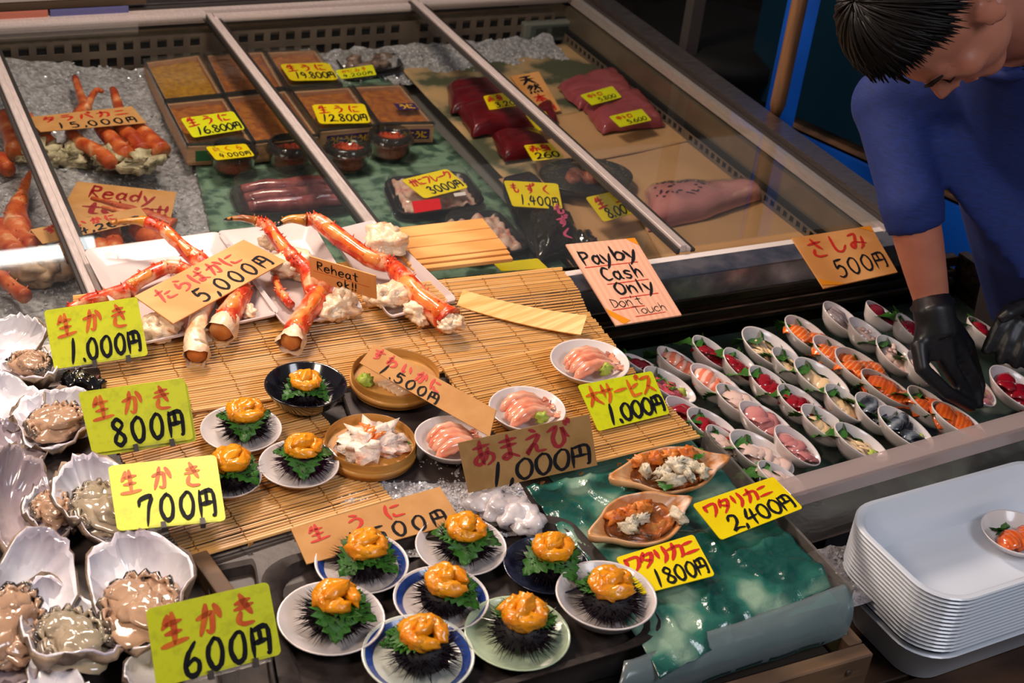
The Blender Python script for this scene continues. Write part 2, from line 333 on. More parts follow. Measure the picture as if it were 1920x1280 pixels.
GL['そ'] = [[(.25, .92), (.75, .93), (.2, .55), (.92, .6), (.45, .3), (.5, .08), (.75, .02)]]
# ------------------------------------------------------------------ palette
RED_INK = M('red_ink', 'c8281a', rough=0.5); ORANGE_INK = M('orange_ink', 'c8500a', 'd86a10', 40, rough=0.5); BLACK_INK = M('black_ink', '14141a', rough=0.7, spec=.2)
INK = {'r': RED_INK, 'o': ORANGE_INK, 'k': BLACK_INK, 'p': M('crimson_ink', '96121a', rough=0.5)}
YCARD = M('yellow_card', 'dfe010', 'd6d60c', 14, rough=0.35, lo=.3, hi=.7, coat=.2); YCARD2 = M('warm_yellow_card', 'f0d808', 'e8cc04', 14, rough=0.35, coat=.2)
GCARD = M('speckled_lime_card', 'cfd60e', 'b9c00a', 90, rough=0.4, lo=.5, hi=.75, coat=.15)
KRAFT = M('kraft_card', 'c9955a', 'b98248', 30, rough=0.75, bump=.1, bscale=200, lo=.3, hi=.75)
VENEER = M('wood_veneer_card', 'dc9c5c', 'cc8a4a', 9, rough=0.6, kind='wave', lo=.1, hi=.9, stretch=(.25, 3, 1), bump=.05)
PINKWOOD = M('pale_wood_card', 'e8b092', 'dea284', 9, rough=0.6, kind='wave', lo=.0, hi=1, stretch=(3, .3, 1), bump=.05)
TAPE = M('orange_tape', 'e08a10', rough=0.4)
STEEL = M('brushed_aluminium', '9a8f8c', 'b8aaa6', 30, rough=0.32, metal=1, stretch=(1, 12, 12), lo=.3, hi=.7, rvar=.1)
STEELD = M('dark_stainless', '5c5048', '7a6c62', 12, rough=0.28, metal=1, stretch=(.6, 6, 6), lo=.3, hi=.7, rvar=.1)
FRAME = M('aluminium_rail', 'b4a6a2', 'cabcb8', 40, rough=0.38, metal=.35, stretch=(8, 1, 8), lo=.3, hi=.7)
GASKET = M('dark_gasket', '2c2624', rough=0.5)
TAN = M('tan_plastic', '6a5c50', '5c5048', 12, rough=0.5)
DARK = M('black_void', '0a0808', rough=0.9)
PANE = glass('sliding_pane_glass', (0.90, 0.915, 0.905), refl=.9, rough=0.015)
CLEAR = glass('clear_plastic', (0.93, 0.93, 0.93), refl=.8, rough=0.06, haze=.015)
LID = glass('lid_plastic', (0.95, 0.95, 0.94), refl=.8, rough=0.05, haze=.015, bump=.12, bscale=60, ior=1.5)
WRAP = glass('cling_film', (0.94, 0.94, 0.94), refl=1, rough=0.08, haze=.02, bump=.5, bscale=50, ior=1.4)
ACRY = glass('acrylic', (0.86, 0.86, 0.86), refl=1, rough=0.08, haze=.06, hazecol=(.62, .52, .48), bump=.08, bscale=12)
WHITE = M('white_ceramic', 'dcd2d0', rough=0.2, coat=.3); WHITE2 = M('white_melamine', 'e0d6d4', rough=0.2, coat=.4)
# ------------------------------------------------------------------ setting
g = G(); g.box((1.5, 2.5, -.97), (9, 9, .04)); tag(g.build('floor', M('wet_concrete', '1c1816', '2a2422', 6, rough=.5)), kind='structure')
g = G(); g.box((1.5, 6.2, .4), (9, .1, 3.2)); tag(g.build('wall_back', M('dark_wall', '0d0b0b', '141010', 3, rough=.8)), kind='structure')
# ------------------------------------------------------------------ glass-topped freezer case
FX = [-.65, -.15, .35, .85, 1.353, 1.80]; FY0, FY1 = 1.885, 3.17
fz = thing('display_freezer', (.6, 2.5, -.95), 'long stainless display freezer with sliding glass lids at the back of the stall', 'freezer')
g = G(); g.box((.6, 2.53, -.58), (2.5, 1.34, .72)); g.build('body', STEELD, fz, world=True)
g = G(); g.box((.6, 2.53, -.165), (2.42, 1.30, .03)); g.build('inner_floor', M('frost_liner', '6e6a68', rough=.6), fz, world=True)
g = G(); g.box((1.80, 2.53, -.13), (.05, 1.34, .22)); g.box((-.66, 2.53, -.13), (.03, 1.34, .22)); g.box((.6, 3.19, -.13), (2.5, .04, .22)); g.build('side_panel', M('liner_steel', '7d6f5e', '8d7d6a', 8, rough=.35, metal=.6), fz, world=True)
# square-holed vent strips
def vent(mapf, length, cols, name):
    """strip with 2 rows of square holes; mapf(s,t,d) s along 0..length, t up 0..h"""
    g = G(); pitch = length / cols; hole = pitch * .58; rows = 2; h = rows * pitch
    for r in range(rows):
        for c in range(cols):
            x0 = c * pitch; y0 = r * pitch; a = (pitch - hole) / 2
            o = [(x0, y0), (x0 + pitch, y0), (x0 + pitch, y0 + pitch), (x0, y0 + pitch)]
            if c % 13 == 12: g.add([mapf(x, y, 0) for x, y in o], [(0, 1, 2, 3)]); continue
            i = [(x0 + a, y0 + a), (x0 + pitch - a, y0 + a), (x0 + pitch - a, y0 + pitch - a), (x0 + a, y0 + pitch - a)]
            vs = [mapf(x, y, 0) for x, y in o + i] + [mapf(x, y, -.004) for x, y in i]
            g.add(vs, [(k, (k + 1) % 4, 4 + (k + 1) % 4, 4 + k) for k in range(4)] + [(4 + k, 4 + (k + 1) % 4, 8 + (k + 1) % 4, 8 + k) for k in range(4)])
    g.build(name, TAN, fz, world=True)
vent(lambda s, t, d: Vector((1.762 - d, 1.93 + s, -.125 + t)), 1.22, 52, 'vent_strip')
vent(lambda s, t, d: Vector((-.6 + s, 3.155 - d, -.105 + t)), 2.34, 62, 'vent_strip')
g = G(); g.box((1.772, 2.53, -.10), (.012, 1.25, .06)); g.box((.6, 3.166, -.08), (2.4, .012, .065)); g.build('vent_backing', DARK, fz, world=True)
# top frame
def rail(a, b, wd, hh, name='frame_rail', m=FRAME):
    g = G(); g.beam(a, b, wd, hh); return g.build(name, m, fz, world=True)
rail((1.845, 1.86, .0), (1.845, 3.25, .0), .05, .035, m=STEEL); rail((1.808, 1.86, -.006), (1.808, 3.2, -.006), .022, .02, 'lid_track', GASKET); rail((1.79, 1.86, -.002), (1.79, 3.2, -.002), .014, .022)
for k, (y, wd, m, z) in enumerate(((3.19, .02, FRAME, .0), (3.215, .02, GASKET, .0), (3.25, .04, STEEL, .004), (3.285, .02, GASKET, .0), (3.325, .05, STEEL, .01))):
    rail((-.7, y, z), (1.87, y, z), wd, .03, 'back_rail', m)
rail((-.7, 1.865, -.004), (1.87, 1.865, -.004), .03, .02, 'front_track', M('white_track', 'd8cfcc', rough=.4))
for i in range(len(FX) - 1):
    x0, x1 = FX[i], FX[i + 1]; z = .004 if i % 2 else .012
    dr = G(); dr.box(((x0 + x1) / 2, (FY0 + FY1) / 2, z), (x1 - x0 - .012, FY1 - FY0 - .02, .003)); p = dr.build('glass_lid', PANE, fz, world=True)
    g = G(); g.box((x0, (FY0 + FY1) / 2, z + .002), (.013, FY1 - FY0, .014)); g.box((x0 + .012, (FY0 + FY1) / 2, z - .001), (.011, FY1 - FY0, .008)); bevel(g.build('lid_edge', FRAME, p, world=True), .0015, 1)
    g = G(); g.box((x0 + .0215, (FY0 + FY1) / 2, z - .003), (.008, FY1 - FY0, .006)); g.box((x0 - .0095, (FY0 + FY1) / 2, z - .002), (.006, FY1 - FY0, .010)); g.build('lid_seal', GASKET, p, world=True)
    g = G(); g.box(((x0 + x1) / 2, FY1 - .01, z + .001), (x1 - x0 - .02, .016, .012)); g.build('end_rail', FRAME, fz, world=True)
# aluminium front ledge, front wall of the sashimi well
g = G(); g.beam((1.075, 1.838, -.018), (1.87, 1.838, -.018), .055, .05); bevel(g.build('front_ledge', M('worn_aluminium', 'a8a4aa', '6e7484', 14, rough=.3, metal=.9, lo=.42, hi=.6, bump=.1, bscale=20), fz, world=True), .003)
g = G(); g.box((.2, 1.838, -.055), (1.72, .05, .05)); g.build('front_ledge', STEEL, fz, world=True)
for k, (z, y, hh) in enumerate(((-.060, 1.832, .026), (-.084, 1.826, .02), (-.104, 1.822, .018))):
    g = G(); g.beam((1.06, y, z), (1.95, y, z), .02, hh - .003); bevel(g.build('front_trim', STEELD, fz, world=True), .004)
g = G(); g.box((1.5, 1.825, -.20), (.9, .03, .18)); g.build('front_panel', M('mirror_steel', '3a302a', '241e1c', 6, rough=.22, metal=1, stretch=(1, 4, 4)), fz, world=True)
# ------------------------------------------------------------------ counter under everything
ct = thing('wooden_counter', (.45, 1.4, -.95), 'dark wooden counter carrying the trays and mats', 'counter')
WET = M('wet_dark_tray', '322b2a', '443a38', 8, rough=.42, bump=.3, bscale=60, spec=.3)
g = G(); g.box((.36, 1.405, -.50), (1.40, .79, .88)); g.build('base', M('dark_plank', '2a1d16', rough=.7), ct, world=True)
sl = thing('ice_bed', (.0, 1.3, -.06), 'flat wet dark slab under the oysters and mats', 'slab')
g = G(); g.box((.355, 1.43, -.035), (1.43, .74, .045)); bevel(g.build('slab', WET, sl, world=True), .004)
# wood crate front with planks and screws
CR = M('weathered_plank', '5e4634', '7a5c42', 5, rough=.65, kind='wave', stretch=(.4, 3, 12), lo=.2, hi=.9, bump=.2, bscale=30)
cr = thing('wooden_crate', (.8, 1.0, -.95), 'weathered wooden crate front screwed together beneath the crab display', 'crate')
def plank(a, b, w_, h_, par, m=CR, nm='plank'):
    g = G(); g.beam(a, b, w_, h_); return bevel(g.build(nm, m, par, world=True), .002, 1)
pa = plank((.3, .985, -.085), (1.10, .985, -.085), .022, .085, cr)
plank((.3, .985, -.215), (1.10, .985, -.215), .022, .165, cr)
plank((1.09, .998, -.085), (1.09, 1.30, -.085), .022, .085, cr); plank((1.09, .998, -.215), (1.09, 1.3, -.215), .022, .165, cr)
SCREW = M('zinc_screw', '9a9890', rough=.35, metal=1)
for x, z in ((1.065, -.062), (1.065, -.108), (1.065, -.16), (1.065, -.25)):
    g = G(); g.lathe([(.0045, 0), (.0045, .0015), (.003, .002)], 10, c=(x, .973, z), tilt=Matrix.Rotation(math.pi / 2, 3, 'X')); g.build('screw', SCREW, cr, world=True)
# dark plank shelf under the tray stack
sh = thing('slatted_shelf', (1.5, 1.1, -.95), 'low shelf of dark wet planks beneath the stacked white trays', 'shelf')
DP = M('dark_wet_plank', '33231a', '4b3527', 5, rough=.35, kind='wave', stretch=(3, .3, 8), lo=.2, hi=.9, bump=.25, bscale=25)
DPX = M('dark_wet_plank_long', '33231a', '4b3527', 5, rough=.35, kind='wave', stretch=(.3, 3, 8), lo=.2, hi=.9, bump=.25, bscale=25)
for k in range(7): plank((1.12, .68 + k * .085, -.24), (2.2, .68 + k * .085, -.24), .078, .03, sh, DPX)
plank((1.14, .64, -.295), (1.14, 1.22, -.295), .05, .07, sh, DP); plank((2.0, .64, -.295), (2.0, 1.22, -.295), .05, .07, sh, DP)
g = G(); g.box((1.13, .98, -.65), (.05, .05, .6)); g.box((2.0, .7, -.65), (.05, .05, .6)); g.build('post', DP, sh, world=True)
# ------------------------------------------------------------------ cards
def make_card(name, px, zb, mat, text, label, zr=(-.01, .14), zt=None, r=0.0, thick=.0012, cat='price card', group=None, holder=False, tape=(), dz=(0, 0), bend=0.0, zbl=None):
    TLp, TRp, BRp, BLp = px
    BL = P(*BLp, zbl if zbl is not None else zb); BR = P(*BRp, zb); best = None
    cands = [zt] if zt is not None else [zb + zr[0] + (zr[1] - zr[0]) * k / 60 for k in range(61)]
    for z in cands:
        TL = P(*TLp, z + (zbl - zb if zbl is not None else 0)); TR = P(*TRp, z); e = BR - BL; s1 = TL - BL; s2 = TR - BR; e2 = TR - TL
        c = abs(e.normalized().dot(s1.normalized())) + abs(e.normalized().dot(s2.normalized())) + abs(e.length - e2.length) / e.length
        if best is None or c < best[0]: best = (c, z, TL, TR)
    c, z, TL, TR = best
    nrm = (BR - BL).cross(TL - BL).normalized(); dr = (TR - CAM).normalized(); TR = CAM + dr * ((BL - CAM).dot(nrm) / dr.dot(nrm))
    if nrm.dot(CAM - BL) < 0: nrm = -nrm
    Wd = ((BR - BL).length + (TR - TL).length) / 2; Hd = ((TL - BL).length + (TR - BR).length) / 2
    def fn(u, v, w):
        b = bend * 4 * u * (1 - u)
        return BL * (1 - u) * (1 - v) + BR * u * (1 - v) + TR * u * v + TL * (1 - u) * v + nrm * (w + b)
    t = thing(name, tuple((BL + BR) / 2), label, cat, group)
    asp = Wd / Hd; g = G()
    if bend:
        n = 14; poly = [(i / n, 0) for i in range(n + 1)] + [(1 - i / n, 1) for i in range(n + 1)]
        vs = [fn(i / n, v, ww) for ww in (-thick, 0) for v in (0, 1) for i in range(n + 1)]; m_ = n + 1; fs = []
        for i in range(n): fs += [(i, i + 1, m_ + i + 1, m_ + i), (2 * m_ + i, 3 * m_ + i, 3 * m_ + i + 1, 2 * m_ + i + 1), (i, 2 * m_ + i, 2 * m_ + i + 1, i + 1), (m_ + i, m_ + i + 1, 3 * m_ + i + 1, 3 * m_ + i)]
        fs += [(0, m_, 3 * m_, 2 * m_), (n, 2 * m_ + n, 3 * m_ + n, m_ + n)]; g.add(vs, fs)
    elif r:
        g.prism([(x / asp + .5, y + .5) for x, y in rr(asp, 1, r, 4)], -thick, 0, fn)
    else: g.prism([(0, 0), (1, 0), (1, 1), (0, 1)], -thick, 0, fn)
    g.build('card', mat, t, world=True)
    names = {'r': 'red_lettering', 'o': 'orange_lettering', 'k': 'black_lettering', 'p': 'crimson_lettering'}
    for key in names:
        g = G(); n = 0
        for row in text:
            if row[0] != key: continue
            _, s, u, v, size, adv, th = row[:7]; slope = row[7] if len(row) > 7 else 0; gw = row[8] if len(row) > 8 else 1
            if s == '_':
                q = [fn(u, v, .0004), fn(u + adv, v + slope, .0004), fn(u + adv, v + slope - th, .0004), fn(u, v - th, .0004)]; g.add(q, [(0, 1, 2, 3)])
            else: lettering(g, fn, s, u, v, size, asp, adv, th, slope, gw=gw, uend=row[9] if len(row) > 9 else .96)
            n += 1
        if n: g.build(names[key], INK[key], t, world=True)
    for q in tape:
        g = G(); g.prism(q, .0002, .0005, fn); g.build('tape', TAPE, t, world=True)
    if holder:
        g = G(); a = fn(.28, .0, -.002); b = fn(.93, .0, -.002); dn = (BL - TL).normalized()
        g.beam(a - nrm * .002, b - nrm * .002, .009, .009, nrm); bevel(g.build('clip_bar', CLEAR, t, world=True), .0015, 1)
        for k in (.42, .78):
            c0 = fn(k, .0, 0); g = G(); g.beam(c0 - dn * .004 + nrm * .001, c0 + dn * .006 + nrm * .001, .006, .008, nrm); g.build('clip_tab', M('smoke_clip', '4a4444', rough=.2, alpha=1) if 'smoke_clip' not in bpy.data.materials else bpy.data.materials['smoke_clip'], t, world=True)
        c0 = fn(.58, 0, -.004); foot = Vector((c0.x, c0.y, -.012)); g = G(); g.beam(c0, foot, .022, .003, nrm); g.beam(foot - Vector((.02, .015, 0)), foot + Vector((.02, -.015, 0)), .02, .003)
        g.build('clip_stand', CLEAR, t, world=True)
    print('CARD', name, label[:40], 'skew %.2f z %.3f w %.3f h %.3f' % (c, z, Wd, Hd))
    return t
# ------------------------------------------------------------------ quads from four corners on one level
def quad(px, z):
    a, b, c, d = [P(x, y, z) for x, y in px]   # TL TR BR BL
    def fn(u, v, w=0.0): return d * (1 - u) * (1 - v) + c * u * (1 - v) + b * u * v + a * (1 - u) * v + Vector((0, 0, w))
    return fn
def box_in(fn, g, u0, u1, v0, v1, w0, w1):
    g.prism([(u0, v0), (u1, v0), (u1, v1), (u0, v1)], w0, w1, lambda x, y, z: fn(x, y, z)); return g
# ------------------------------------------------------------------ ice in the freezer
ICE = M('crushed_ice', 'b8b6ba', '7c787c', 90, rough=0.12, bump=1.0, bscale=110, lo=.35, hi=.68, coat=.4, bdist=.008, spec=.8)
CRY = M('ice_crystal', 'c4c4ca', rough=0.05, spec=.9, coat=.6)
def ice_field(label, x0, x1, y0, y1, z, n, amp=.012, zf=None, keep=None, size=.004):
    g = G(); nx = int((x1 - x0) / .012); ny = int((y1 - y0) / .012)
    def s(u, v):
        x = x0 + (x1 - x0) * u; y = y0 + (y1 - y0) * v
        return Vector((x, y, (zf(x, y) if zf else z) + amp * noise.noise(Vector((x * 22, y * 22, 0))) + amp * .6 * noise.noise(Vector((x * 70, y * 70, 3)))))
    g.grid(s, nx, ny); base = g.build('crushed_ice', ICE, smooth=True, kind='stuff', label=label); base['category'] = 'ice'
    g = G(); rnd = random.Random(n)
    for i in range(n):
        u, v = rnd.random(), rnd.random(); c = s(u, v)
        if keep and not keep(c.x, c.y): continue
        r = size * rnd.uniform(.4, 1.3); R = Matrix.Rotation(rnd.uniform(0, 6), 3, 'X') @ Matrix.Rotation(rnd.uniform(0, 6), 3, 'Y')
        g.add([c + R @ Vector(p) * r for p in ((1, .3, 0), (-1, 0, .2), (0, 1, 0), (.1, -.8, 0), (0, .1, .7), (0, 0, -.7))], [(0, 2, 4), (2, 1, 4), (1, 3, 4), (3, 0, 4), (2, 0, 5), (1, 2, 5), (3, 1, 5), (0, 3, 5)])
    g.build('ice_crystals', CRY, base, kind='stuff')
    return base
ice_field('grey heap of crushed ice filling the left half of the freezer', -.55, 1.0, 1.90, 3.13, -.12, 7500, zf=lambda x, y: -.125 + .05 * max(0, min(1, (.62 - x) / .25)) + .03 * max(0, (y - 2.8) / .3))
ice_field('strip of crushed ice along the freezer back behind the paper sheets', 1.0, 1.72, 2.98, 3.13, -.12, 900, zf=lambda x, y: -.12 + .04 * (y - 2.98) / .15)
# ------------------------------------------------------------------ sheets in the freezer
TEAL = M('teal_leaf_film', '2c5c52', '7f9686', 9, rough=.32, lo=.42, hi=.6, c3='a3ad97', bump=.15, bscale=14, coat=.2)
FILM = M('grey_green_film', '3c564a', '74907a', 34, rough=.35, lo=.40, hi=.55, coat=.15, bump=.1, bscale=25)
def sheet(name, px, z, mat, label, cat='sheet', wob=.004, n=20, th=.0006, fold=None, seed=0):
    fn = quad(px, z); g = G(); o = fn(.5, .5)
    def s(u, v):
        p = fn(u, v); return p + Vector((0, 0, wob * noise.noise(Vector((p.x * 9 + seed, p.y * 9, seed))) + (fold(u, v) if fold else 0)))
    g.grid(s, n, n, th); return tag(g.build(name, mat, smooth=True), label, cat)
sheet('green_film', [(330, 160), (700, 118), (1062, 500), (425, 560)], -.111, FILM, 'grey-green leaf-print film sheet under the urchin boxes and crab trays', wob=.003)
PAPER = M('tan_paper', 'c09468', 'a98058', 5, rough=.7, lo=.3, hi=.75, bump=.05, bscale=20)
PAPERS = M('stained_tan_paper', 'b89468', '9c8460', 8, rough=.7, lo=.40, hi=.50, c3='4a4c38', bump=.05, bscale=20)
sheet('tan_paper_sheet', [(745, 122), (915, 100), (1230, 290), (958, 348)], -.106, PAPERS, 'tan paper sheet with green stains lying under the red tuna blocks', wob=.004, seed=2)
sheet('tan_paper_sheet', [(880, 108), (1080, 78), (1235, 190), (1000, 230)], -.103, PAPERS, 'stained tan paper at the freezer back below the scale', wob=.004, seed=5)
sheet('tan_paper_sheet', [(985, 225), (1235, 185), (1300, 262), (1010, 325)], -.100, PAPER, 'plain tan paper sheet beneath the two pink tuna blocks', wob=.003, seed=7)
sheet('tan_paper_sheet', [(1130, 290), (1275, 255), (1560, 445), (1245, 490)], -.103, PAPER, 'tan paper sheet under the wrapped fatty tuna belly', wob=.003, seed=9)
sheet('tan_paper_sheet', [(935, 335), (1140, 285), (1260, 490), (1075, 500)], -.107, PAPER, 'tan paper sheet under the black wrapped dish near the front ledge', wob=.003, seed=11)
# ------------------------------------------------------------------ urchin boxes
BOXW = M('pale_box_wood', 'd9a882', 'c8966e', 20, rough=.5, stretch=(1, 8, 8)); ROE_Y = M('mustard_roe', 'e0a010', 'b87c0c', 70, rough=.3, lo=.4, hi=.65, bump=.5, bscale=120, coat=.3)
ROE_O = M('packed_orange_roe', 'd8822e', 'a85424', 55, rough=.3, lo=.35, hi=.65, c3='c88040', bump=.5, bscale=100, coat=.3)
PURPLE = M('purple_label', '3a2458', rough=.4); GOLD = M('gold_print', 'd8a418', rough=.4); GREENL = M('green_label', '2e6a3e', rough=.4)
def uni_box(px, roe, label, z=-.058, hh=.045, lab=None):
    fn = quad(px, z); c = fn(.5, .5); t = thing('urchin_box', (c.x, c.y, z - hh), label, 'food box', 'clear-lidded boxes of sea urchin roe')
    g = G(); d = .05
    for u0, u1, v0, v1 in ((0, 1, 0, d), (0, 1, 1 - d, 1), (0, d, d, 1 - d), (1 - d, 1, d, 1 - d)): box_in(fn, g, u0, u1, v0, v1, -hh, -.006)
    box_in(fn, g, 0, 1, 0, 1, -hh - .001, -hh + .003); g.build('tray', BOXW, t, world=True)
    g = G(); g.grid(lambda u, v: fn(.05 + .9 * u, .05 + .9 * v, -.014 + .005 * noise.noise(Vector((u * 9 + px[0][0], v * 12, 1)))), 22, 22, .02); g.build('roe', roe, t, True, world=True)
    g = G(); box_in(fn, g, -.01, 1.01, -.01, 1.01, -.004, -.003)
    for u0, u1, v0, v1 in ((-.02, 1.02, -.02, .015), (-.02, 1.02, .985, 1.02), (-.02, .015, .0, 1), (.985, 1.02, 0, 1)): box_in(fn, g, u0, u1, v0, v1, -.009, .001)
    g.build('lid', LID, t, world=True)
    if lab:
        f2 = lambda u, v, w: fn(.12 + .8 * u, -w / .1, -hh + .008 + v * .022); g = G(); g.prism([(0, 0), (1, 0), (1, 1), (0, 1)], .0005, .0012, f2); g.build('side_label', PURPLE if lab == 1 else GREENL, t, world=True)
        if lab == 1:
            g = G(); lettering(g, lambda u, v, w: f2(u, v, .0018), 'うにうにうに', .06, .15, .7, 4.5, 1.1, .16); g.build('gold_lettering', GOLD, t, world=True)
            g = G(); f3 = lambda u, v, w: fn(.52 + .4 * u, .3 + .16 * v, .0005 + w); g.prism([(0, 0), (1, 0), (1, 1), (0, 1)], 0, .0004, f3); g.build('top_label', PURPLE, t, world=True)
            g = G(); lettering(g, lambda u, v, w: f3(u, v, .0009), 'うに', .15, .15, .7, 2, 1.1, .16); g.build('gold_lettering', GOLD, t, world=True)
    return t
uni_box([(270, 112), (372, 98), (418, 176), (309, 187)], ROE_Y, 'clear-lidded box of mustard-yellow urchin roe, back left corner of the boxes')
uni_box([(309, 189), (418, 178), (475, 266), (351, 270)], ROE_O, 'clear-lidded urchin box with a green end label under the 16,800 card', lab=2)
uni_box([(384, 99), (492, 92), (534, 163), (421, 175)], ROE_O, 'clear-lidded urchin box in the back row crossed by the middle glass rail')
uni_box([(421, 177), (535, 165), (598, 252), (478, 266)], ROE_O, 'clear-lidded orange urchin box between the 16,800 card and the glass rail')
uni_box([(497, 93), (590, 89), (641, 155), (541, 162)], ROE_O, 'clear-lidded urchin box in the back row under the 19,800 card')
uni_box([(545, 166), (655, 159), (708, 233), (600, 243)], ROE_O, 'clear-lidded urchin box with a purple end label under the 12,800 card', lab=1)
uni_box([(661, 158), (750, 154), (814, 229), (712, 231)], ROE_O, 'clear-lidded urchin box at the right end with purple and gold labels', lab=1)
# ------------------------------------------------------------------ roe cups
IKURA = M('salmon_roe', 'a82010', 'e05424', 160, rough=.12, kind='voronoi', lo=.1, hi=.6, coat=.8, bump=.4, bscale=200)
def roe_cup(px, py, r, label):
    c = P(px, py, -.105); t = thing('roe_cup', tuple(c), label, 'cup', 'round clear cups of salmon roe')
    g = G(); g.lathe([(r * .7, .002), (r * .86, .012), (r * .93, .030), (r * .9, .034), (r * .4, .036)], 26); g.build('roe', IKURA, t, True)
    g = G(); rnd = random.Random(int(px))
    for i in range(90):
        a = rnd.uniform(0, 6.28); q = r * .85 * math.sqrt(rnd.random()); g.blob((q * math.cos(a), q * math.sin(a), .035), .0034, 0, nu=6, nv=4)
    g.build('roe_beads', IKURA, t, True, kind='stuff')
    g = G(); g.lathe([(r * .74, 0), (r * .9, .010), (r * 1.0, .034), (r * 1.09, .036), (r * 1.09, .038), (r * .99, .038), (r * .87, .011), (r * .7, .002)], 32); g.build('cup_wall', CLEAR, t, True)
    g = G(); g.lathe([(r * 1.08, .039), (r * 1.0, .040), (r * .97, .050), (r * .85, .054), (r * .8, .0535), (r * .95, .049), (r * .98, .039)], 32); g.build('lid', LID, t, True)
roe_cup(437, 318, .046, 'clear cup of dark red salmon roe under the 4,000 card')
roe_cup(543, 310, .046, 'clear cup of salmon roe just left of the thick glass rail')
roe_cup(650, 312, .046, 'clear cup of salmon roe just right of the thick glass rail')
roe_cup(730, 290, .046, 'clear cup of bright salmon roe in front of the rightmost urchin box')
# ------------------------------------------------------------------ lidded trays
BLK = M('black_tray_plastic', '17161c', rough=.25, coat=.3); CRABM = M('shredded_crab_meat', 'd8b4a4', 'c0685a', 60, rough=.4, lo=.45, hi=.7, bump=.6, bscale=90)
COD = M('cod_roe', '7a3038', 'a85a5a', 40, rough=.25, coat=.6, bump=.3, bscale=60)
def lid_shell(fn, t, h, name='lid', m=None, r=.18):
    g = G()
    ring = [((x + .5), (y + .5)) for x, y in rr(1, 1, r, 5)]; n = len(ring)
    lv = [(1.0, 0), (1.04, .001), (.97, .004), (.93, h * .8), (.86, h), (0.0, h)]
    vs = []
    for s_, w_ in lv[:-1]: vs += [fn(.5 + (x - .5) * s_, .5 + (y - .5) * s_, w_) for x, y in ring]
    k = len(lv) - 1; fs = [(i * n + j, i * n + (j + 1) % n, (i + 1) * n + (j + 1) % n, (i + 1) * n + j) for i in range(k - 1) for j in range(n)] + [tuple(range((k - 1) * n, k * n))]
    g.add(vs, fs); return g.build(name, m or LID, t, True, world=True, auto=40)
def lidded(px, z, mat_tray, label, filler, h=.03, name='lidded_tray'):
    fn = quad(px, z); c = fn(.5, .5); t = thing(name, tuple(c), label, 'food tray')
    g = G(); ring = [(x + .5, y + .5) for x, y in rr(1, 1, .2, 5)]
    g.prism(ring, 0, .003, fn); n = len(ring)
    for a, b in ((1.0, .94),):
        vs = [fn(.5 + (x - .5) * .85, .5 + (y - .5) * .85, .001) for x, y in ring] + [fn(x, y, .014) for x, y in ring] + [fn(.5 + (x - .5) * b, .5 + (y - .5) * b, .014) for x, y in ring] + [fn(.5 + (x - .5) * .82, .5 + (y - .5) * .82, .003) for x, y in ring]
        g.add(vs, [(i * n + j, i * n + (j + 1) % n, (i + 1) * n + (j + 1) % n, (i + 1) * n + j) for i in range(3) for j in range(n)])
    g.build('tray', mat_tray, t, True, world=True, auto=40)
    filler(fn, t); lid_shell(fn, t, h); return t
def cod(fn, t):
    for k in range(3):
        g = G(); pts = [fn(.1 + .8 * i / 10, .25 + .25 * k + .03 * math.sin(i), .012) for i in range(11)]
        g.tube(pts, [.010 + .006 * math.sin(math.pi * i / 10) for i in range(11)], 10, lump=.003, ls=40); g.build('roe_sac', COD, t, True, world=True)
lidded([(425, 352), (640, 330), (672, 400), (452, 418)], -.105, CLEAR, 'clear lidded tray of long pink cod roe sacs in front of the roe cups', cod, .04)
def flake(fn, t):
    g = G(); g.grid(lambda u, v: fn(.1 + .8 * u, .1 + .8 * v, .012 + .012 * noise.noise(fn(u, v) * 60) + .008 * math.sin(math.pi * u) * math.sin(math.pi * v)), 30, 20, .004); g.build('crab_meat', CRABM, t, True, world=True)
t = lidded([(715, 345), (868, 330), (915, 395), (745, 418)], -.105, BLK, 'black lidded tray of crab flakes with a bright red label under the 3000 card', flake, .036)
fn = quad([(772, 378), (824, 372), (828, 392), (777, 400)], -.067); g = G(); box_in(fn, g, 0, 1, 0, 1, 0, .0008); g.build('red_label', M('red_sticker', 'd40818', rough=.35), t, world=True)
fn = quad([(850, 363), (872, 360), (874, 366), (853, 369)], -.067); g = G(); box_in(fn, g, 0, 1, 0, 1, 0, .0008); g.build('white_label', WHITE2, t, world=True)
lidded([(820, 422), (930, 402), (1000, 478), (870, 500)], -.105, BLK, 'black lidded tray of salmon-pink crab flakes beside the wooden board', flake, .034)
# ------------------------------------------------------------------ black wrapped packs, mozuku
BAG = M('black_glossy_bag', '141212', '241e1a', 12, rough=.12, coat=.9, bump=.5, bscale=22, bdist=.01)
def bag(name, px, z, h, mat, label, cat='pack', seed=0, n=26, amp=.35):
    fn = quad(px, z); g = G()
    def s(u, v):
        e = max(0, 1 - abs(2 * u - 1) ** 3.0) ** .5 * max(0, 1 - abs(2 * v - 1) ** 3.0) ** .5
        p = fn(u, v); k = 1 + amp * noise.noise(Vector((u * 5 + seed, v * 5, seed))) + amp * .6 * abs(noise.noise(Vector((u * 14 + seed, v * 9, seed))))
        return p + Vector((0, 0, h * e * k))
    g.grid(s, n, n, .001); o = g.build(name, mat, smooth=True); tag(o, label, cat); return o
t0 = lidded([(935, 345), (1000, 330), (1090, 470), (1000, 500)], -.106, BLK, 'long rounded black tray tucked under the yellow 1,400 card', lambda f, t: None, .02)
b = bag('seaweed_pack', [(985, 405), (1052, 392), (1105, 470), (1005, 496)], -.10, .034, BAG, 'glossy black seaweed pack with pink lettering below the 1,400 card', seed=3)
fn = quad([(1012, 385), (1062, 378), (1085, 448), (1040, 456)], -.052)
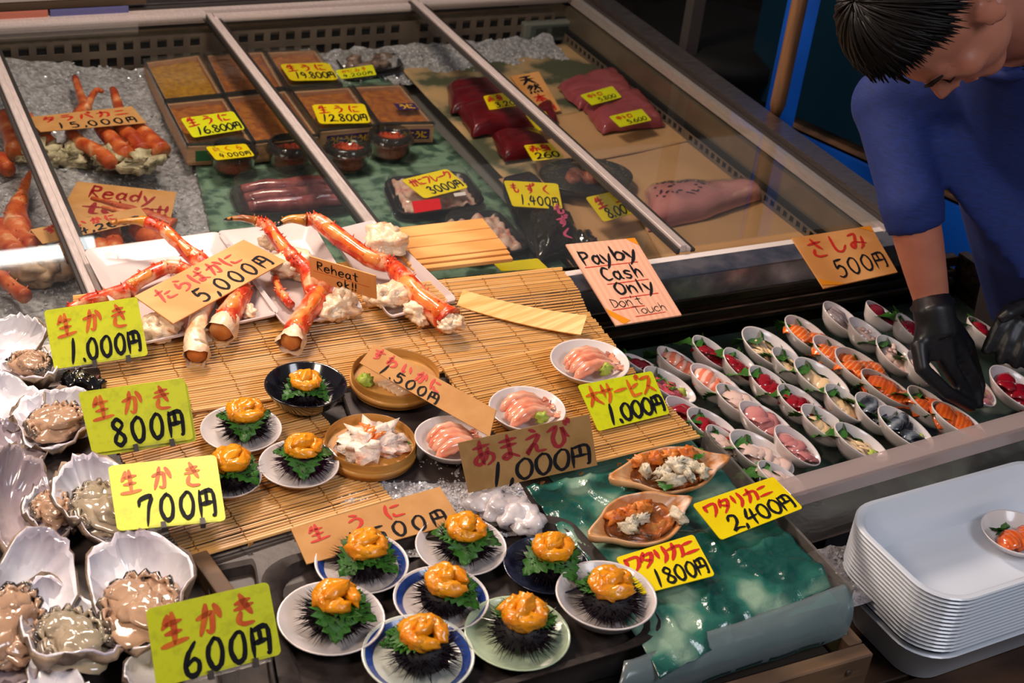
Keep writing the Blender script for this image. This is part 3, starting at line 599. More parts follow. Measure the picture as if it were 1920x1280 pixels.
g = G(); PINK = M('pink_print', 'c04a70', rough=.4)
for k, ch in enumerate('もずく'): lettering(g, lambda u, v, w: fn(u, v, w), ch, .42, .70 - k * .33, .26, .62, 1, .16)
g.build('pink_lettering', PINK, b, world=True)
bag('seaweed_pack', [(1048, 458), (1100, 442), (1135, 492), (1080, 505)], -.10, .035, BAG, 'small glossy black pack half hidden behind the cash sign', seed=9)
# black speckled dish with wrapped pink morsels
SPK = M('speckled_black_dish', '1c1a14', '5e5638', 220, rough=.25, lo=.55, hi=.66, coat=.6)
c = P(1096, 348, -.10); t = thing('speckled_dish', tuple(c), 'black speckled dish of pink fish liver under cling film beside the 8,000 card', 'dish')
g = G(); g.lathe([(.05, 0), (.085, .008), (.10, .022), (.102, .025), (.098, .025), (.08, .013), (.01, .008)], 40, 1, .8); g.build('dish', SPK, t, True)
LIV = M('fish_liver', 'd8805e', 'b85038', 30, rough=.3, coat=.5, bump=.3, bscale=50)
for k in range(5):
    g = G(); g.blob((-.03 + .015 * k, .012 * math.sin(k * 2), .022), (.014, .02, .012), .25, 2.2, k); g.build('liver_piece', LIV, t, True)
g = G(); g.grid(lambda u, v: Vector(((u - .5) * .17, (v - .5) * .13, .018 + .028 * math.sin(math.pi * u) * math.sin(math.pi * v) + .006 * abs(noise.noise(Vector((u * 8, v * 6, 2)))))), 20, 16); g.build('cling_film', WRAP, t, True)
# ------------------------------------------------------------------ tuna
TUNA = M('red_tuna', '6a0e1a', '4c0812', 25, rough=.3, coat=.35, lo=.35, hi=.7, bump=.2, bscale=60, stretch=(1, 4, 1)); TORO = M('pink_tuna', 'a04c52', '8c3c44', 22, rough=.3, coat=.35, stretch=(.4, 3, 1), lo=.3, hi=.7, bump=.1, bscale=40)
def block(px, z, h, mat, label, seed, slant=.2):
    fn = quad(px, z); g = G(); nx, ny = 14, 10
    def s(u, v):
        e = (max(0, 1 - abs(2 * u - 1) ** 5) ** .35) * (max(0, 1 - abs(2 * v - 1) ** 5) ** .35); p = fn(.5 + (u - .5) * 1.0, v)
        k = 1 - slant * (1 - u); q = Vector((p.x, p.y, z + h * e * k)); q += Vector((1, 1, 1)) * .004 * noise.noise(q * 30 + Vector((seed, 0, 0))); return q
    g.grid(s, nx * 2, ny * 2, .001); o = g.build('tuna_block', mat, smooth=True); tag(o, label, 'fish block', 'tuna blocks on tan paper'); return o
block([(838, 164), (940, 158), (985, 205), (845, 214)], -.098, .035, TUNA, 'dark red tuna block farthest back left, half behind another block', 1)
block([(856, 208), (985, 200), (1012, 243), (885, 256)], -.098, .04, TUNA, 'large dark red tuna block in the middle of the left tuna group', 2)
block([(922, 258), (1010, 255), (1035, 290), (945, 303)], -.098, .034, TUNA, 'small red tuna block nearest the front with the 260 card', 3)
block([(1000, 190), (1030, 196), (1045, 235), (1010, 242)], -.098, .02, TUNA, 'narrow tuna slice showing right of the glass rail under the plaque', 4)
block([(1045, 163), (1150, 134), (1192, 182), (1085, 206)], -.094, .03, TORO, 'pinkish tuna block with the 5,800 card, the farther of two', 5)
block([(1092, 205), (1195, 176), (1246, 236), (1130, 250)], -.094, .032, TORO, 'pinkish tuna block with the 5,600 card, the nearer of two', 6)
BEL = M('tuna_belly', 'd68c8a', 'c4767a', 12, rough=.18, coat=.9, stretch=(.5, 2, 1), lo=.3, hi=.7, bump=.4, bscale=30)
fn = quad([(1208, 358), (1430, 340), (1448, 385), (1215, 432)], -.098); g = G()
def s(u, v):
    e = max(0, 1 - abs(2 * u - 1) ** 6) ** .4 * max(0, 1 - abs(2 * v - 1) ** 3) ** .5; m = .5 + (v - .5) * (1 - .55 * max(0, u - .45) / .55); p = fn(u, m + .18 * max(0, u - .5)); return p + Vector((0, 0, .038 * e * (1.1 - .5 * u) + .004 * noise.noise(p * 25)))
g.grid(s, 40, 20, .001); bel = tag(g.build('wrapped_tuna_belly', BEL, smooth=True), 'cling-wrapped long pale pink tuna belly with a dark speckled end', 'fish block')
g = G(); rnd = random.Random(5)
for i in range(40):
    u, v = rnd.uniform(.06, .45), rnd.uniform(.35, .85); p = s(u, v) + Vector((0, 0, .001)); g.blob(p, (rnd.uniform(.003, .009), .0022, .0012), .3, 3, i, 7, 4, Matrix.Rotation(rnd.uniform(-.8, .8), 3, 'Z'))
g.build('dark_flecks', M('dark_fleck', '38283a', rough=.2, coat=.8), bel, True, kind='stuff')
g = G(); g.grid(lambda u, v: s(u, v) + Vector((0, 0, .003 + .003 * abs(noise.noise(Vector((u * 14, v * 7, 4)))))), 40, 16); g.build('cling_film', WRAP, bel, True)
# scale display at the back, shellfish tray
fn = quad([(983, 36), (1072, 32), (1070, 45), (986, 50)], -.05); t = thing('weighing_scale', tuple(P(1030, 60, -.09)), 'small grey weighing scale with a square display at the freezer back', 'scale')
c = P(1030, 66, -.085); g = G(); g.box(c + Vector((0, .02, .01)), (.15, .05, .05)); bevel(g.build('body', M('scale_plastic', '74746e', rough=.4), t, world=True), .004)
g = G(); g.box(c + Vector((0, .045, .055)), (.152, .012, .04)); bevel(g.build('hood', M('chrome_hood', 'b0a8a0', rough=.15, metal=1), t, world=True), .003)
g = G(); g.box(c + Vector((0, -.006, .012)), (.115, .003, .034)); g.build('display', M('lcd_bezel', '4c5650', rough=.3), t, world=True)
g = G(); g.box(c + Vector((-.028, -.0085, .012)), (.03, .002, .02)); g.box(c + Vector((.024, -.0085, .012)), (.045, .002, .024)); g.build('panel', M('lcd_glass', '30332f', rough=.15), t, world=True)
def shells(f, t):
    rnd = random.Random(4)
    for i in range(9):
        g = G(); p = f(rnd.uniform(.15, .85), rnd.uniform(.2, .8), .014); g.blob(p, (.018, .013, .01), .4, 3, i); g.build('shellfish', M('shellfish_brown', '6a4c3c', '9c8070', 50, rough=.3, coat=.5) if 'shellfish_brown' not in bpy.data.materials else bpy.data.materials['shellfish_brown'], t, True, world=True)
lidded([(625, 118), (735, 106), (760, 135), (650, 152)], -.104, BLK, 'black tray of brown shellfish behind the rightmost urchin box', shells, .03)
# ------------------------------------------------------------------ cards in the freezer
def two(red, black, key='r', r_=.14, b_=.42, x1=.06, x2=.1): pass
CG = 'small yellow price cards under the freezer glass'
make_card('price_card', [(338, 222), (437, 208), (460, 242), (362, 258)], -.052, YCARD, [('r', '生うに', .06, .54, .42, 1.5, .13), ('k', '16.800円', .12, .08, .36, 1.0, .15)], 'yellow card reading 16,800 on the front left urchin box', (-.03, .06), r=.1, group=CG)
make_card('price_card', [(524, 120), (616, 117), (636, 149), (545, 151)], -.05, YCARD2, [('r', '生うに', .08, .54, .38, 1.5, .13), ('k', '19.800円', .14, .1, .36, 1.0, .15)], 'yellow card reading 19,800 on the back row of urchin boxes', (-.03, .06), r=.12, group=CG)
make_card('price_card', [(584, 196), (683, 194), (696, 230), (599, 232)], -.05, YCARD2, [('r', '生うに', .08, .54, .38, 1.5, .12), ('k', '12.800円', .08, .1, .36, 1.05, .15)], 'yellow card reading 12,800 on the box right of the thick rail', (-.03, .06), r=.12, group=CG)
make_card('price_card', [(385, 275), (460, 269), (478, 292), (405, 300)], -.052, YCARD2, [('o', 'いくら', .12, .56, .34, 1.7, .12), ('k', '4.000円', .16, .1, .32, 1.2, .14)], 'yellow card reading 4,000 on the leftmost roe cup', (-.03, .05), r=.1, group=CG)
make_card('price_card', [(752, 337), (838, 316), (879, 351), (796, 372)], -.064, YCARD2, [('r', 'かにフレーク', .06, .56, .34, 1.0, .14), ('k', '3000円', .22, .1, .34, 1.1, .15)], 'yellow card reading 3000 yen on the crab flake tray', (-.03, .05), r=.1, group=CG)
make_card('price_card', [(944, 338), (1046, 344), (1055, 392), (961, 386)], -.06, YCARD2, [('r', 'もずく', .08, .54, .36, 1.8, .13), ('k', '1.400円', .18, .08, .36, 1.15, .14)], 'large yellow card reading 1,400 above the black seaweed pack', (-.03, .09), r=.06, group=CG)
make_card('price_card', [(906, 180), (965, 170), (985, 196), (918, 206)], -.062, YCARD2, [('r', '赤身', .06, .5, .4, 1.2, .12), ('k', '3.200', .2, .08, .34, 1.1, .14)], 'yellow card on the farthest dark red tuna block, cut by the rail', (-.03, .05), r=.08, group=CG)
make_card('price_card', [(985, 214), (1022, 208), (1042, 236), (1008, 245)], -.074, YCARD2, [('k', '2.800', .3, .08, .3, .8, .14)], 'yellow card below the wooden plaque, just right of the glass rail', (-.03, .05), r=.08, group=CG)
make_card('price_card', [(982, 272), (1032, 268), (1058, 295), (1000, 302)], -.068, YCARD2, [('r', '赤身', .08, .52, .4, 1.0, .12), ('k', '260', .14, .08, .38, 1.0, .13)], 'yellow card reading 260 on the nearest small tuna block', (-.03, .05), r=.08, group=CG)
make_card('price_card', [(1088, 178), (1148, 161), (1166, 182), (1110, 197)], -.06, YCARD, [('r', '中トロ', .12, .5, .36, 1.0, .14), ('k', '5.800', .3, .1, .32, 1.0, .13)], 'yellow card reading 5,800 on the farther pink tuna', (-.02, .04), r=.08, group=CG)
make_card('price_card', [(1142, 218), (1203, 204), (1222, 225), (1163, 238)], -.06, YCARD, [('r', '中トロ', .12, .5, .36, 1.0, .14), ('k', '5.600', .3, .1, .32, 1.0, .13)], 'yellow card reading 5,600 on the nearer pink tuna', (-.02, .04), r=.08, group=CG)
make_card('price_card', [(1098, 370), (1180, 352), (1206, 394), (1132, 416)], -.07, YCARD2, [('r', '生ニ', .1, .5, .4, 2.0, .14), ('k', '8.000円', .16, .06, .4, 1.0, .13)], 'yellow card reading 8,000 crossed by the glass rail beside the speckled dish', (-.03, .05), r=.08, group=CG)
make_card('price_card', [(820, 38), (894, 35), (888, 70), (830, 76)], -.10, YCARD, [('k', '3800', .12, .55, .4, 1.3, .14), ('p', 'いくさ', .2, .06, .36, 1.5, .1)], 'yellow card reading 3800 standing at the freezer back wall', (.02, .12), r=.12, group=CG)  # solid card in place of another sign's reflection at the back wall
make_card('price_card', [(628, 132), (698, 121), (706, 140), (640, 148)], -.066, YCARD, [('o', 'かにみそ', .12, .52, .36, 1.2, .12), ('k', '4.200円', .1, .1, .32, 1.2, .13)], 'greenish yellow card on the tray of brown shellfish', (-.03, .04), r=.08, group=CG)
make_card('price_card', [(925, 493), (1008, 484), (1028, 503), (940, 508)], -.05, YCARD2, [], 'yellow card corner peeking out behind the bamboo mat', (-.03, .04), r=.08, group=CG)
make_card('wooden_plaque', [(957, 143), (1010, 134), (1052, 207), (1010, 215)], -.092, VENEER, [('k', '天', .2, .74, .2, 1, .13, 0, 1.4), ('k', '然', .25, .5, .22, 1, .11, 0, 1.3), ('r', '本', .25, .27, .2, 1, .13, 0, 1.4), ('r', '鮪', .3, .03, .22, 1, .1, 0, 1.4)], 'tan wooden plaque with black and red characters among the tuna', (-.01, .06), thick=.004, cat='plaque')
make_card('paper_sign', [(48, 220), (247, 199), (275, 230), (76, 247)], -.018, KRAFT, [('r', 'タラバカニ', .12, .54, .34, 1.45, .14), ('k', '15,000円', .18, .08, .34, 1.35, .13)], 'kraft sign reading 15,000 yen lying over the far crab cluster', (.0, .012), cat='sign')
make_card('paper_sign', [(145, 340), (331, 360), (317, 424), (100, 420)], -.06, KRAFT, [('p', 'Ready', .16, .66, .28, .9, .13, -.08, .9, .82), ('p', 'to', .14, .26, .26, .8, .13), ('p', 'eat!', .58, .30, .26, .7, .13, -.04)], 'kraft sign reading Ready to eat on the ice', (-.02, .07), cat='sign')
make_card('paper_sign', [(57, 430), (262, 388), (282, 412), (80, 457)], -.022, KRAFT, [('r', 'ずわいかに', .1, .52, .40, 1.5, .16), ('k', '4,200円', .35, .06, .4, 1.2, .15)], 'narrow kraft sign reading 4,200 yen crossing under the left glass rail', (-.02, .05), cat='sign')
# ------------------------------------------------------------------ bamboo mats
BAM = M('bamboo_slat', 'e6b068', 'c8924a', 18, rough=.45, stretch=(.6, 60, 60), lo=.3, hi=.7, coat=.15); BAM2 = M('bamboo_slat_dark', 'c88e44', 'daa256', 18, rough=.45, stretch=(.6, 60, 60), lo=.3, hi=.7)
STR = M('cotton_string', '9a6a34', rough=.8)
def mat(bl, br, depth, pitch, label, z0=0.0, ang=0.0, seed=0, ns=5, zf=None, wid=None):
    a = P(*bl, z0); b = P(*br, z0); ex = (b - a); W = wid or ex.length; ex.z = 0; ex.normalize(); ex = Matrix.Rotation(ang, 3, 'Z') @ ex; ey = Vector((-ex.y, ex.x, 0))
    t = thing('bamboo_mat', tuple(a), label, 'mat', 'rolling mats of thin bamboo slats'); rnd = random.Random(seed); t.rotation_euler = (0, 0, math.atan2(ex.y, ex.x))
    zf = zf or (lambda x, y: 0); protos = []
    n = int(depth / pitch)
    for k in range(n):
        r = .0021 if 0 < k < n - 1 else .0034
        if len(protos) < 4 or r > .003:
            g = G(); m = 7; pts = [Vector((W * i / m, .0004 * math.sin(i * 1.7 + k), 0)) for i in range(m + 1)]; g.tube(pts, r, 6, flat=.75); o = g.build('bamboo_slat', BAM if (len(protos) % 2 == 0) else BAM2, t)
            if r < .003: protos.append(o)
        else: o = inst(rnd.choice(protos), t, 'bamboo_slat')
        p = a + ey * (k * pitch); o.location = (rnd.uniform(-.0015, .0015), k * pitch + rnd.uniform(-.0006, .0006), .002 + zf(p.x, p.y) + rnd.uniform(0, .0005)); o.rotation_euler = (0, 0, rnd.uniform(-.0012, .0012))
    for s_ in range(ns):
        x = W * (.06 + .88 * s_ / (ns - 1)); pts = []
        for k in range(2 * n + 1):
            y = (k - .5) * pitch / 2; p = a + ey * y; pts.append(Vector((x + .0012 * math.sin(k * 2.1 + s_) + .003 * math.sin(k * .07), y, .0036 + .0011 * math.sin(k * math.pi / 2) + zf(p.x, p.y))))
        g = G(); g.tube(pts, .0008, 5); g.build('binding_string', STR, t)
        g = G(); g.tube([Vector((x, -pitch, .004)), Vector((x + .003, -pitch * 1.6, .006)), Vector((x - .003, -pitch * 1.8, .004)), Vector((x, -pitch, .003))], .0013, 5); g.build('string_knot', STR, t)
    return t
up_ = lambda x, y: .017 * max(0, min(1, (y - 1.76) / .05))
mat((350, 1052), (735, 937), .33, .0056, 'bamboo mat at the left edge above the dark tray, behind the 700 card', .0, seed=1)
mat((222, 800), (845, 700), .34, .0056, 'wide bamboo mat beneath the three crab leg plates', .001, seed=2, ns=7, zf=lambda x, y: up_(x, y) * .56 + .004)
mat((848, 735), (1178, 690), .275, .0056, 'bamboo mat running up beside the wooden board to the aluminium ledge', .0, seed=3, zf=lambda x, y: up_(x, y) + .008, ang=0)
mat((990, 908), (1308, 832), .28, .0056, 'bamboo mat under the three shrimp dishes beside the sashimi well', .0, seed=4, zf=lambda x, y: .012)
# wooden board lying on the glass
BOARD = M('pine_board', 'dca462', 'cc8c4a', 6, rough=.5, kind='wave', stretch=(.3, 5, 1), lo=.1, hi=.9)
fn = quad([(700, 440), (905, 417), (962, 487), (775, 509)], .022); t = thing('wooden_board', tuple(fn(.5, .5)), 'pale grooved wooden board lying on the glass beside the crab plates', 'board')
for k in range(3):
    g = G(); box_in(fn, g, 0, 1, .2 + k * .275, .2 + k * .275 + .262, 0, .008); bevel(g.build('board_plank', BOARD, t, world=True), .0008, 1)
for k in range(2):
    g = G(); box_in(fn, g, 0, 1, k * .1, k * .1 + .09, -.004 * k - .004, .006 - .003 * (1 - k)); bevel(g.build('board_slat', BOARD, t, world=True), .0008, 1)
make_card('bamboo_strip', [(868, 543), (1101, 591), (1089, 627), (856, 572)], .026, M('bamboo_strip', 'eec07a', 'd9a255', 14, rough=.5, stretch=(.5, 8, 1)), [], 'blank curved bamboo strip lying across the mat', (-.005, .03), thick=.0025, cat='strip', bend=-.008)
# ------------------------------------------------------------------ white rectangular plates
PLATEM = M('glossy_pinkish_white_ceramic', 'c4b6b4', rough=.25, coat=.3)
def plate(px, label, z=.018, group='white rectangular plates of crab legs'):
    fn = quad(px, z); c = fn(.5, .5); t = thing('rectangular_plate', tuple(c), label, 'plate', group)
    ring = [(x + .5, y + .5) for x, y in rr(1, 1, .06, 4)]; n = len(ring)
    lv = [(.80, -.004), (1.0, .016), (1.0, .019), (.975, .019), (.80, .002)]; vs = []; g = G()
    for s_, w_ in lv:
        for x, y in ring: vs.append(fn(.5 + (x - .5) * s_, .5 + (y - .5) * s_, w_))
    fs = [(i * n + j, i * n + (j + 1) % n, (i + 1) * n + (j + 1) % n, (i + 1) * n + j) for i in range(4) for j in range(n)] + [tuple(range(n - 1, -1, -1)), tuple(range(4 * n, 5 * n))]
    g.add(vs, fs); g.build('plate_body', PLATEM, t, True, world=True, auto=50); return t
plate([(156, 487), (412, 452), (527, 607), (250, 668)], 'large white rectangular plate under the 5,000 yen sign')
plate([(405, 452), (583, 433), (682, 600), (533, 632)], 'white rectangular plate in the middle holding crab under the Reheat sign')
plate([(612, 452), (700, 430), (857, 580), (730, 614)], 'white rectangular plate on the right holding one long crab leg')
# ------------------------------------------------------------------ crab
SHELL = M('crab_shell', 'b4220e', 'dc4c1c', 34, rough=.28, coat=.5, lo=.36, hi=.52, c3='f4b084', bump=.6, bscale=110, bdist=.004); TIPM = M('crab_claw_tip', '1c1410', rough=.25, coat=.5); TIPY = M('yellow_horn_tip', 'c8862a', '8a4a18', 30, rough=.3, coat=.5)
CMEAT = M('crab_meat', 'ead0b0', 'dc9a64', 38, rough=.32, sss=.12, coat=.45, lo=.52, hi=.7, c3='d8742c', bump=.5, bscale=60, bdist=.005); OMEAT = M('orange_inner_shell', 'e2621c', 'f09a50', 30, rough=.22, coat=.6, lo=.4, hi=.6, c3='f4d2b0', bump=.4, bscale=60)
FSHELL = M('iced_crab_shell', 'a03418', 'cc6430', 30, rough=.4, coat=.25, lo=.36, hi=.56, c3='e0a878', bump=.5, bscale=100); FMEAT = M('grey_crab_body', 'cfc2a0', '8e8464', 40, rough=.5, lo=.4, hi=.65, bump=.8, bscale=60, bdist=.006)
def crab_leg(pts, label, mat_=None, tip=True, meat=(), spikes=10, end=None, seed=0, group='cooked red crab legs', name='crab_limb', par=None):
    """pts: (px,py,z,r) with joints marked by a fifth item"""
    mat_ = mat_ or SHELL; W_ = [P(p[0], p[1], p[2]) for p in pts]; t = par or thing(name, tuple(W_[-1]), label, 'crab', group); rnd = random.Random(seed)
    segs = []; cur = [0]
    for i in range(1, len(pts)):
        cur.append(i)
        if len(pts[i]) > 4 or i == len(pts) - 1: segs.append(cur); cur = [i]
    for si, sg in enumerate(segs):
        P_ = smoothpath([W_[i] for i in sg], 5); R_ = []
        for k in range(len(P_)):
            f = k / (len(P_) - 1) * (len(sg) - 1); i = min(int(f), len(sg) - 2); f -= i; R_.append(pts[sg[i]][3] * (1 - f) + pts[sg[i + 1]][3] * f)
        R_ = [r * (1.0 + .10 * math.cos(2 * math.pi * k / (len(P_) - 1))) for k, r in enumerate(R_)]
        istip = tip and si == 0; g = G(); g.tube(P_, R_, 12, lump=.0022, ls=90)
        for k in range(spikes if not istip else 2):
            j = rnd.randrange(1, len(P_) - 1); d = Vector((rnd.uniform(-1, 1), rnd.uniform(-1, 1), rnd.uniform(-.1, 1))).normalized(); ax = (P_[j + 1] - P_[j - 1]).normalized(); d = (d - ax * d.dot(ax)).normalized()
            g.tube([P_[j] + d * R_[j] * .8, P_[j] + d * (R_[j] + .0045) + ax * -.002], [.0022, .0003], 5)
        o = g.build('leg_tip' if istip else 'leg_segment', TIPY if istip and mat_ is SHELL else mat_, t, True, world=True)
        if istip:
            g = G(); L = len(P_); g.tube([P_[0] + (P_[0] - P_[1]).normalized() * .006] + P_[:max(3, L // 4)], [.0006] + [r * 1.03 for r in R_[:max(3, L // 4)]], 8); g.build('horn_point', TIPM, o, True, world=True)
        if si in meat:
            g = G(); m = len(P_); a, b = int(m * .16), int(m * .9); g.tube([P_[k] + Vector((-.25, -.65, .55)).normalized() * R_[k] * .62 for k in range(a, b)], [R_[k] * (.66 if a < k < b - 1 else .15) for k in range(a, b)], 10, lump=.004, ls=50); g.build('inner_meat', OMEAT if (si + seed) % 2 else CMEAT, t, True, world=True)
    if end:
        d = (W_[-1] - W_[-2]).normalized(); r = pts[-1][3]; g = G(); q = W_[-1]
        g.tube([q - d * r * .8, q + d * r * .2, q + d * r * .9, q + d * r * 1.5], [r * .95, r * 1.12, r * 1.28, r * 1.22], 20, cap=False, lump=.009, ls=80); g.build('joint_cup', CMEAT, t, True, world=True)
        g = G(); g.tube([q - d * r * .4, q + d * r * .7, q + d * r * 1.1], [r * .8, r * 1.0, r * .9], 16, cap=True, lump=.003); g.build('cup_lining', M('cup_lining', 'e4a868', 'd08040', 30, rough=.4) if 'cup_lining' not in bpy.data.materials else bpy.data.materials['cup_lining'], t, True, world=True)
    return t
def chunk(px, py, z, r, label, n=4, seed=0, mat_=None, group='white crab body pieces', name='crab_chunk'):
    c = P(px, py, z); t = thing(name, tuple(c), label, 'crab', group); rnd = random.Random(seed)
    for i in range(n):
        g = G(); p = Vector((rnd.uniform(-.6, .6) * r[0], rnd.uniform(-.5, .5) * r[1], rnd.uniform(0, .5) * r[2])); g.blob(p, tuple(k * rnd.uniform(.6, .85) for k in r), .30, 2.0, seed * 9 + i, 22, 14, Matrix.Rotation(rnd.uniform(0, 3), 3, 'Z')); g.build('meat_lump', mat_ or CMEAT, t, True)
    return t
# plate 1
crab_leg([(206, 419, .075, .0028), (245, 414, .078, .006), (275, 416, .078, .0085, 1), (305, 428, .075, .009, 1), (345, 465, .06, .013), (372, 488, .05, .014, 1), (400, 520, .045, .015), (425, 560, .04, .016)], 'thin crab leg with a black tip reaching back from the 5,000 yen plate', meat=(2,), seed=1)
crab_leg([(128, 578, .03, .005), (170, 560, .032, .009), (240, 545, .034, .013, 1), (262, 525, .04, .013), (312, 500, .045, .011, 1), (345, 505, .045, .012), (380, 545, .04, .014)], 'crab leg lying left toward the 1,000 yen card', tip=False, meat=(1,), seed=2)
crab_leg([(395, 545, .045, .014), (375, 590, .04, .015), (366, 632, .034, .017), (368, 652, .03, .015)], 'white and orange crab leg end hanging over the front of the left plate', CMEAT, tip=False, spikes=4, seed=3, end=True)
crab_leg([(458, 535, .045, .010), (440, 570, .042, .019), (420, 608, .038, .018)], 'open orange crab leg end on the left plate near its right corner', tip=False, meat=(0,), end=True, seed=5)
crab_leg([(468, 545, .04, .005), (456, 575, .035, .006), (438, 600, .03, .006)], 'narrow orange shell splinter on the left plate', tip=False, seed=8, spikes=5)
chunk(305, 622, .03, (.030, .022, .02), 'round white crab body piece beside the 1,000 yen card', seed=4)
chunk(467, 588, .03, (.012, .02, .008), 'small pale green crab morsel on the left plate corner', n=3, seed=5)
chunk(352, 520, .035, (.02, .012, .014), 'white crab meat piece tucked behind the 5,000 yen sign', seed=6)
# plate 2
crab_leg([(426, 411, .075, .0025), (455, 408, .078, .006), (483, 415, .078, .008, 1), (500, 420, .076, .0095, 1), (522, 452, .066, .0125), (552, 490, .054, .014, 1), (575, 508, .05, .014), (592, 560, .045, .016)], 'crab leg with a black tip on the middle plate', meat=(2,), seed=11)
crab_leg([(608, 535, .045, .014), (590, 565, .045, .018), (562, 605, .042, .018), (551, 628, .038, .016)], 'thick orange crab leg ending in an open white cup over the middle plate edge', tip=False, meat=(0,), end=True, seed=13, spikes=5)
chunk(508, 458, .04, (.018, .016, .014), 'small white crab piece at the back of the middle plate', seed=21, n=3)
chunk(553, 505, .04, (.03, .032, .022), 'big white crab body piece in the middle of the middle plate', seed=22, n=5)
chunk(630, 582, .03, (.034, .026, .024), 'large white crab body piece at the front corner of the middle plate', seed=23, n=5)
crab_leg([(515, 520, .035, .006), (528, 550, .032, .008), (545, 572, .03, .006)], 'thin pale crab leg piece left of the Reheat sign', tip=False, meat=(0,), seed=15)
# plate 3
crab_leg([(519, 422, .075, .0028), (545, 411, .078, .007), (575, 413, .078, .010, 1), (592, 412, .076, .012, 1), (630, 440, .066, .016), (690, 482, .055, .016), (726, 494, .05, .013, 1), (742, 505, .05, .014, 1), (775, 545, .047, .019), (815, 580, .042, .020), (843, 602, .038, .021)], 'longest crab leg stretching across the right plate to its near corner', meat=(2, 4), seed=17, spikes=16)
chunk(845, 606, .036, (.018, .022, .014), 'frayed white meat tuft at the end of the long crab leg', seed=31, n=4)
chunk(724, 452, .045, (.030, .034, .024), 'pale crab body piece resting at the back right of the right plate', seed=32, n=4)
chunk(735, 562, .034, (.034, .028, .02), 'chunky white crab meat on the left side of the right plate', seed=33, n=5)
chunk(785, 590, .03, (.03, .018, .018), 'orange-white crab meat under the long leg near the plate edge', seed=34, n=4)
# on the ice under glass
def cluster(cx_, cy_, legs, label, body, seed):
    t = thing('crab_cluster', tuple(P(cx_, cy_, -.07)), label, 'crab', 'crab clusters on the ice')
    for i, L in enumerate(legs): crab_leg(L, '', FSHELL, tip=False, spikes=4, seed=seed + i, par=t)
    rnd = random.Random(seed); c0 = P(cx_, cy_, -.06); loc = Vector(t.location)
    for i in range(6):
        g = G(); p = Vector((rnd.uniform(-.8, .8) * body[0], rnd.uniform(-.6, .6) * body[1], rnd.uniform(-.4, .4) * body[2])); g.blob(p, tuple(k * .62 for k in body), .5, 2.8, seed * 7 + i, 18, 12); g.build('body_meat', FMEAT, t, True)
cluster(262, 296, [[(140, 145, -.05, .006), (152, 180, -.05, .010), (160, 205, -.05, .013)], [(212, 168, -.045, .007), (222, 200, -.045, .011), (232, 232, -.04, .012)], [(158, 200, -.05, .012), (135, 250, -.05, .014), (190, 290, -.05, .016), (208, 305, -.05, .013)], [(190, 240, -.04, .014), (222, 275, -.045, .018), (238, 292, -.045, .017)], [(222, 235, -.04, .015), (255, 265, -.04, .018), (268, 284, -.045, .017)], [(250, 235, -.04, .014), (285, 262, -.04, .017), (303, 284, -.045, .017)], [(160, 205, -.045, .010), (180, 170, -.04, .006), (192, 172, -.04, .004)]], 'far orange crab leg cluster with a pale body under the 15,000 yen sign', (.07, .05, .03), 40)
cluster(98, 290, [[(38, 205, -.05, .008), (70, 240, -.05, .014), (90, 270, -.05, .016)], [(8, 215, -.05, .012), (18, 250, -.05, .017), (30, 285, -.05, .018)], [(0, 300, -.05, .016), (15, 318, -.05, .014)]], 'pale crab body with orange legs at the left edge behind the glass rail', (.05, .045, .03), 50)
crab_leg([(57, 322, -.05, .004), (47, 350, -.05, .009), (38, 375, -.05, .013, 1), (30, 400, -.05, .022), (32, 430, -.05, .024, 1), (38, 450, -.05, .022), (70, 468, -.05, .021)], 'thick pinkish-red crab claw on the ice at the far left', FSHELL, tip=False, seed=61, group='crab clusters on the ice')
crab_leg([(0, 420, -.05, .012), (8, 450, -.05, .02), (30, 480, -.05, .02)], 'red crab leg cut by the left picture edge under the glass', FSHELL, tip=False, seed=62, group='crab clusters on the ice')
crab_leg([(2, 520, -.045, .012), (25, 540, -.045, .013), (48, 556, -.045, .012)], 'short orange crab leg below the bright lamp reflection', FSHELL, tip=False, seed=63, group='crab clusters on the ice')
chunk(85, 510, -.05, (.05, .06, .03), 'brownish crab body lump under the glass near the 1,000 yen card', seed=64, n=4, mat_=M('brown_crab_body', 'b09070', '8a6a50', 40, rough=.5, bump=.6, bscale=60), group='crab clusters on the ice')
for i, L in enumerate(([(186, 465, -.05, .019), (200, 500, -.05, .02)], [(205, 425, -.05, .016), (215, 470, -.05, .02), (222, 500, -.05, .02)], [(255, 430, -.05, .016), (300, 460, -.05, .022), (330, 470, -.05, .02)], [(172, 372, -.03, .003), (225, 385, -.025, .006), (280, 405, -.03, .010), (325, 425, -.04, .014)], [(192, 388, -.03, .003), (230, 398, -.03, .006), (262, 402, -.03, .008)])):
    crab_leg(L, ['left pink crab leg stub just behind the left plate', 'upright pink crab leg behind the left plate below the 4,200 sign', 'pale orange crab leg piece behind the left plate', 'brown slender crab leg over the Ready to eat sign', 'second slender leg pointing left over the Ready to eat sign'][i], FSHELL, tip=False, seed=70 + i, spikes=3, group='crab clusters on the ice')
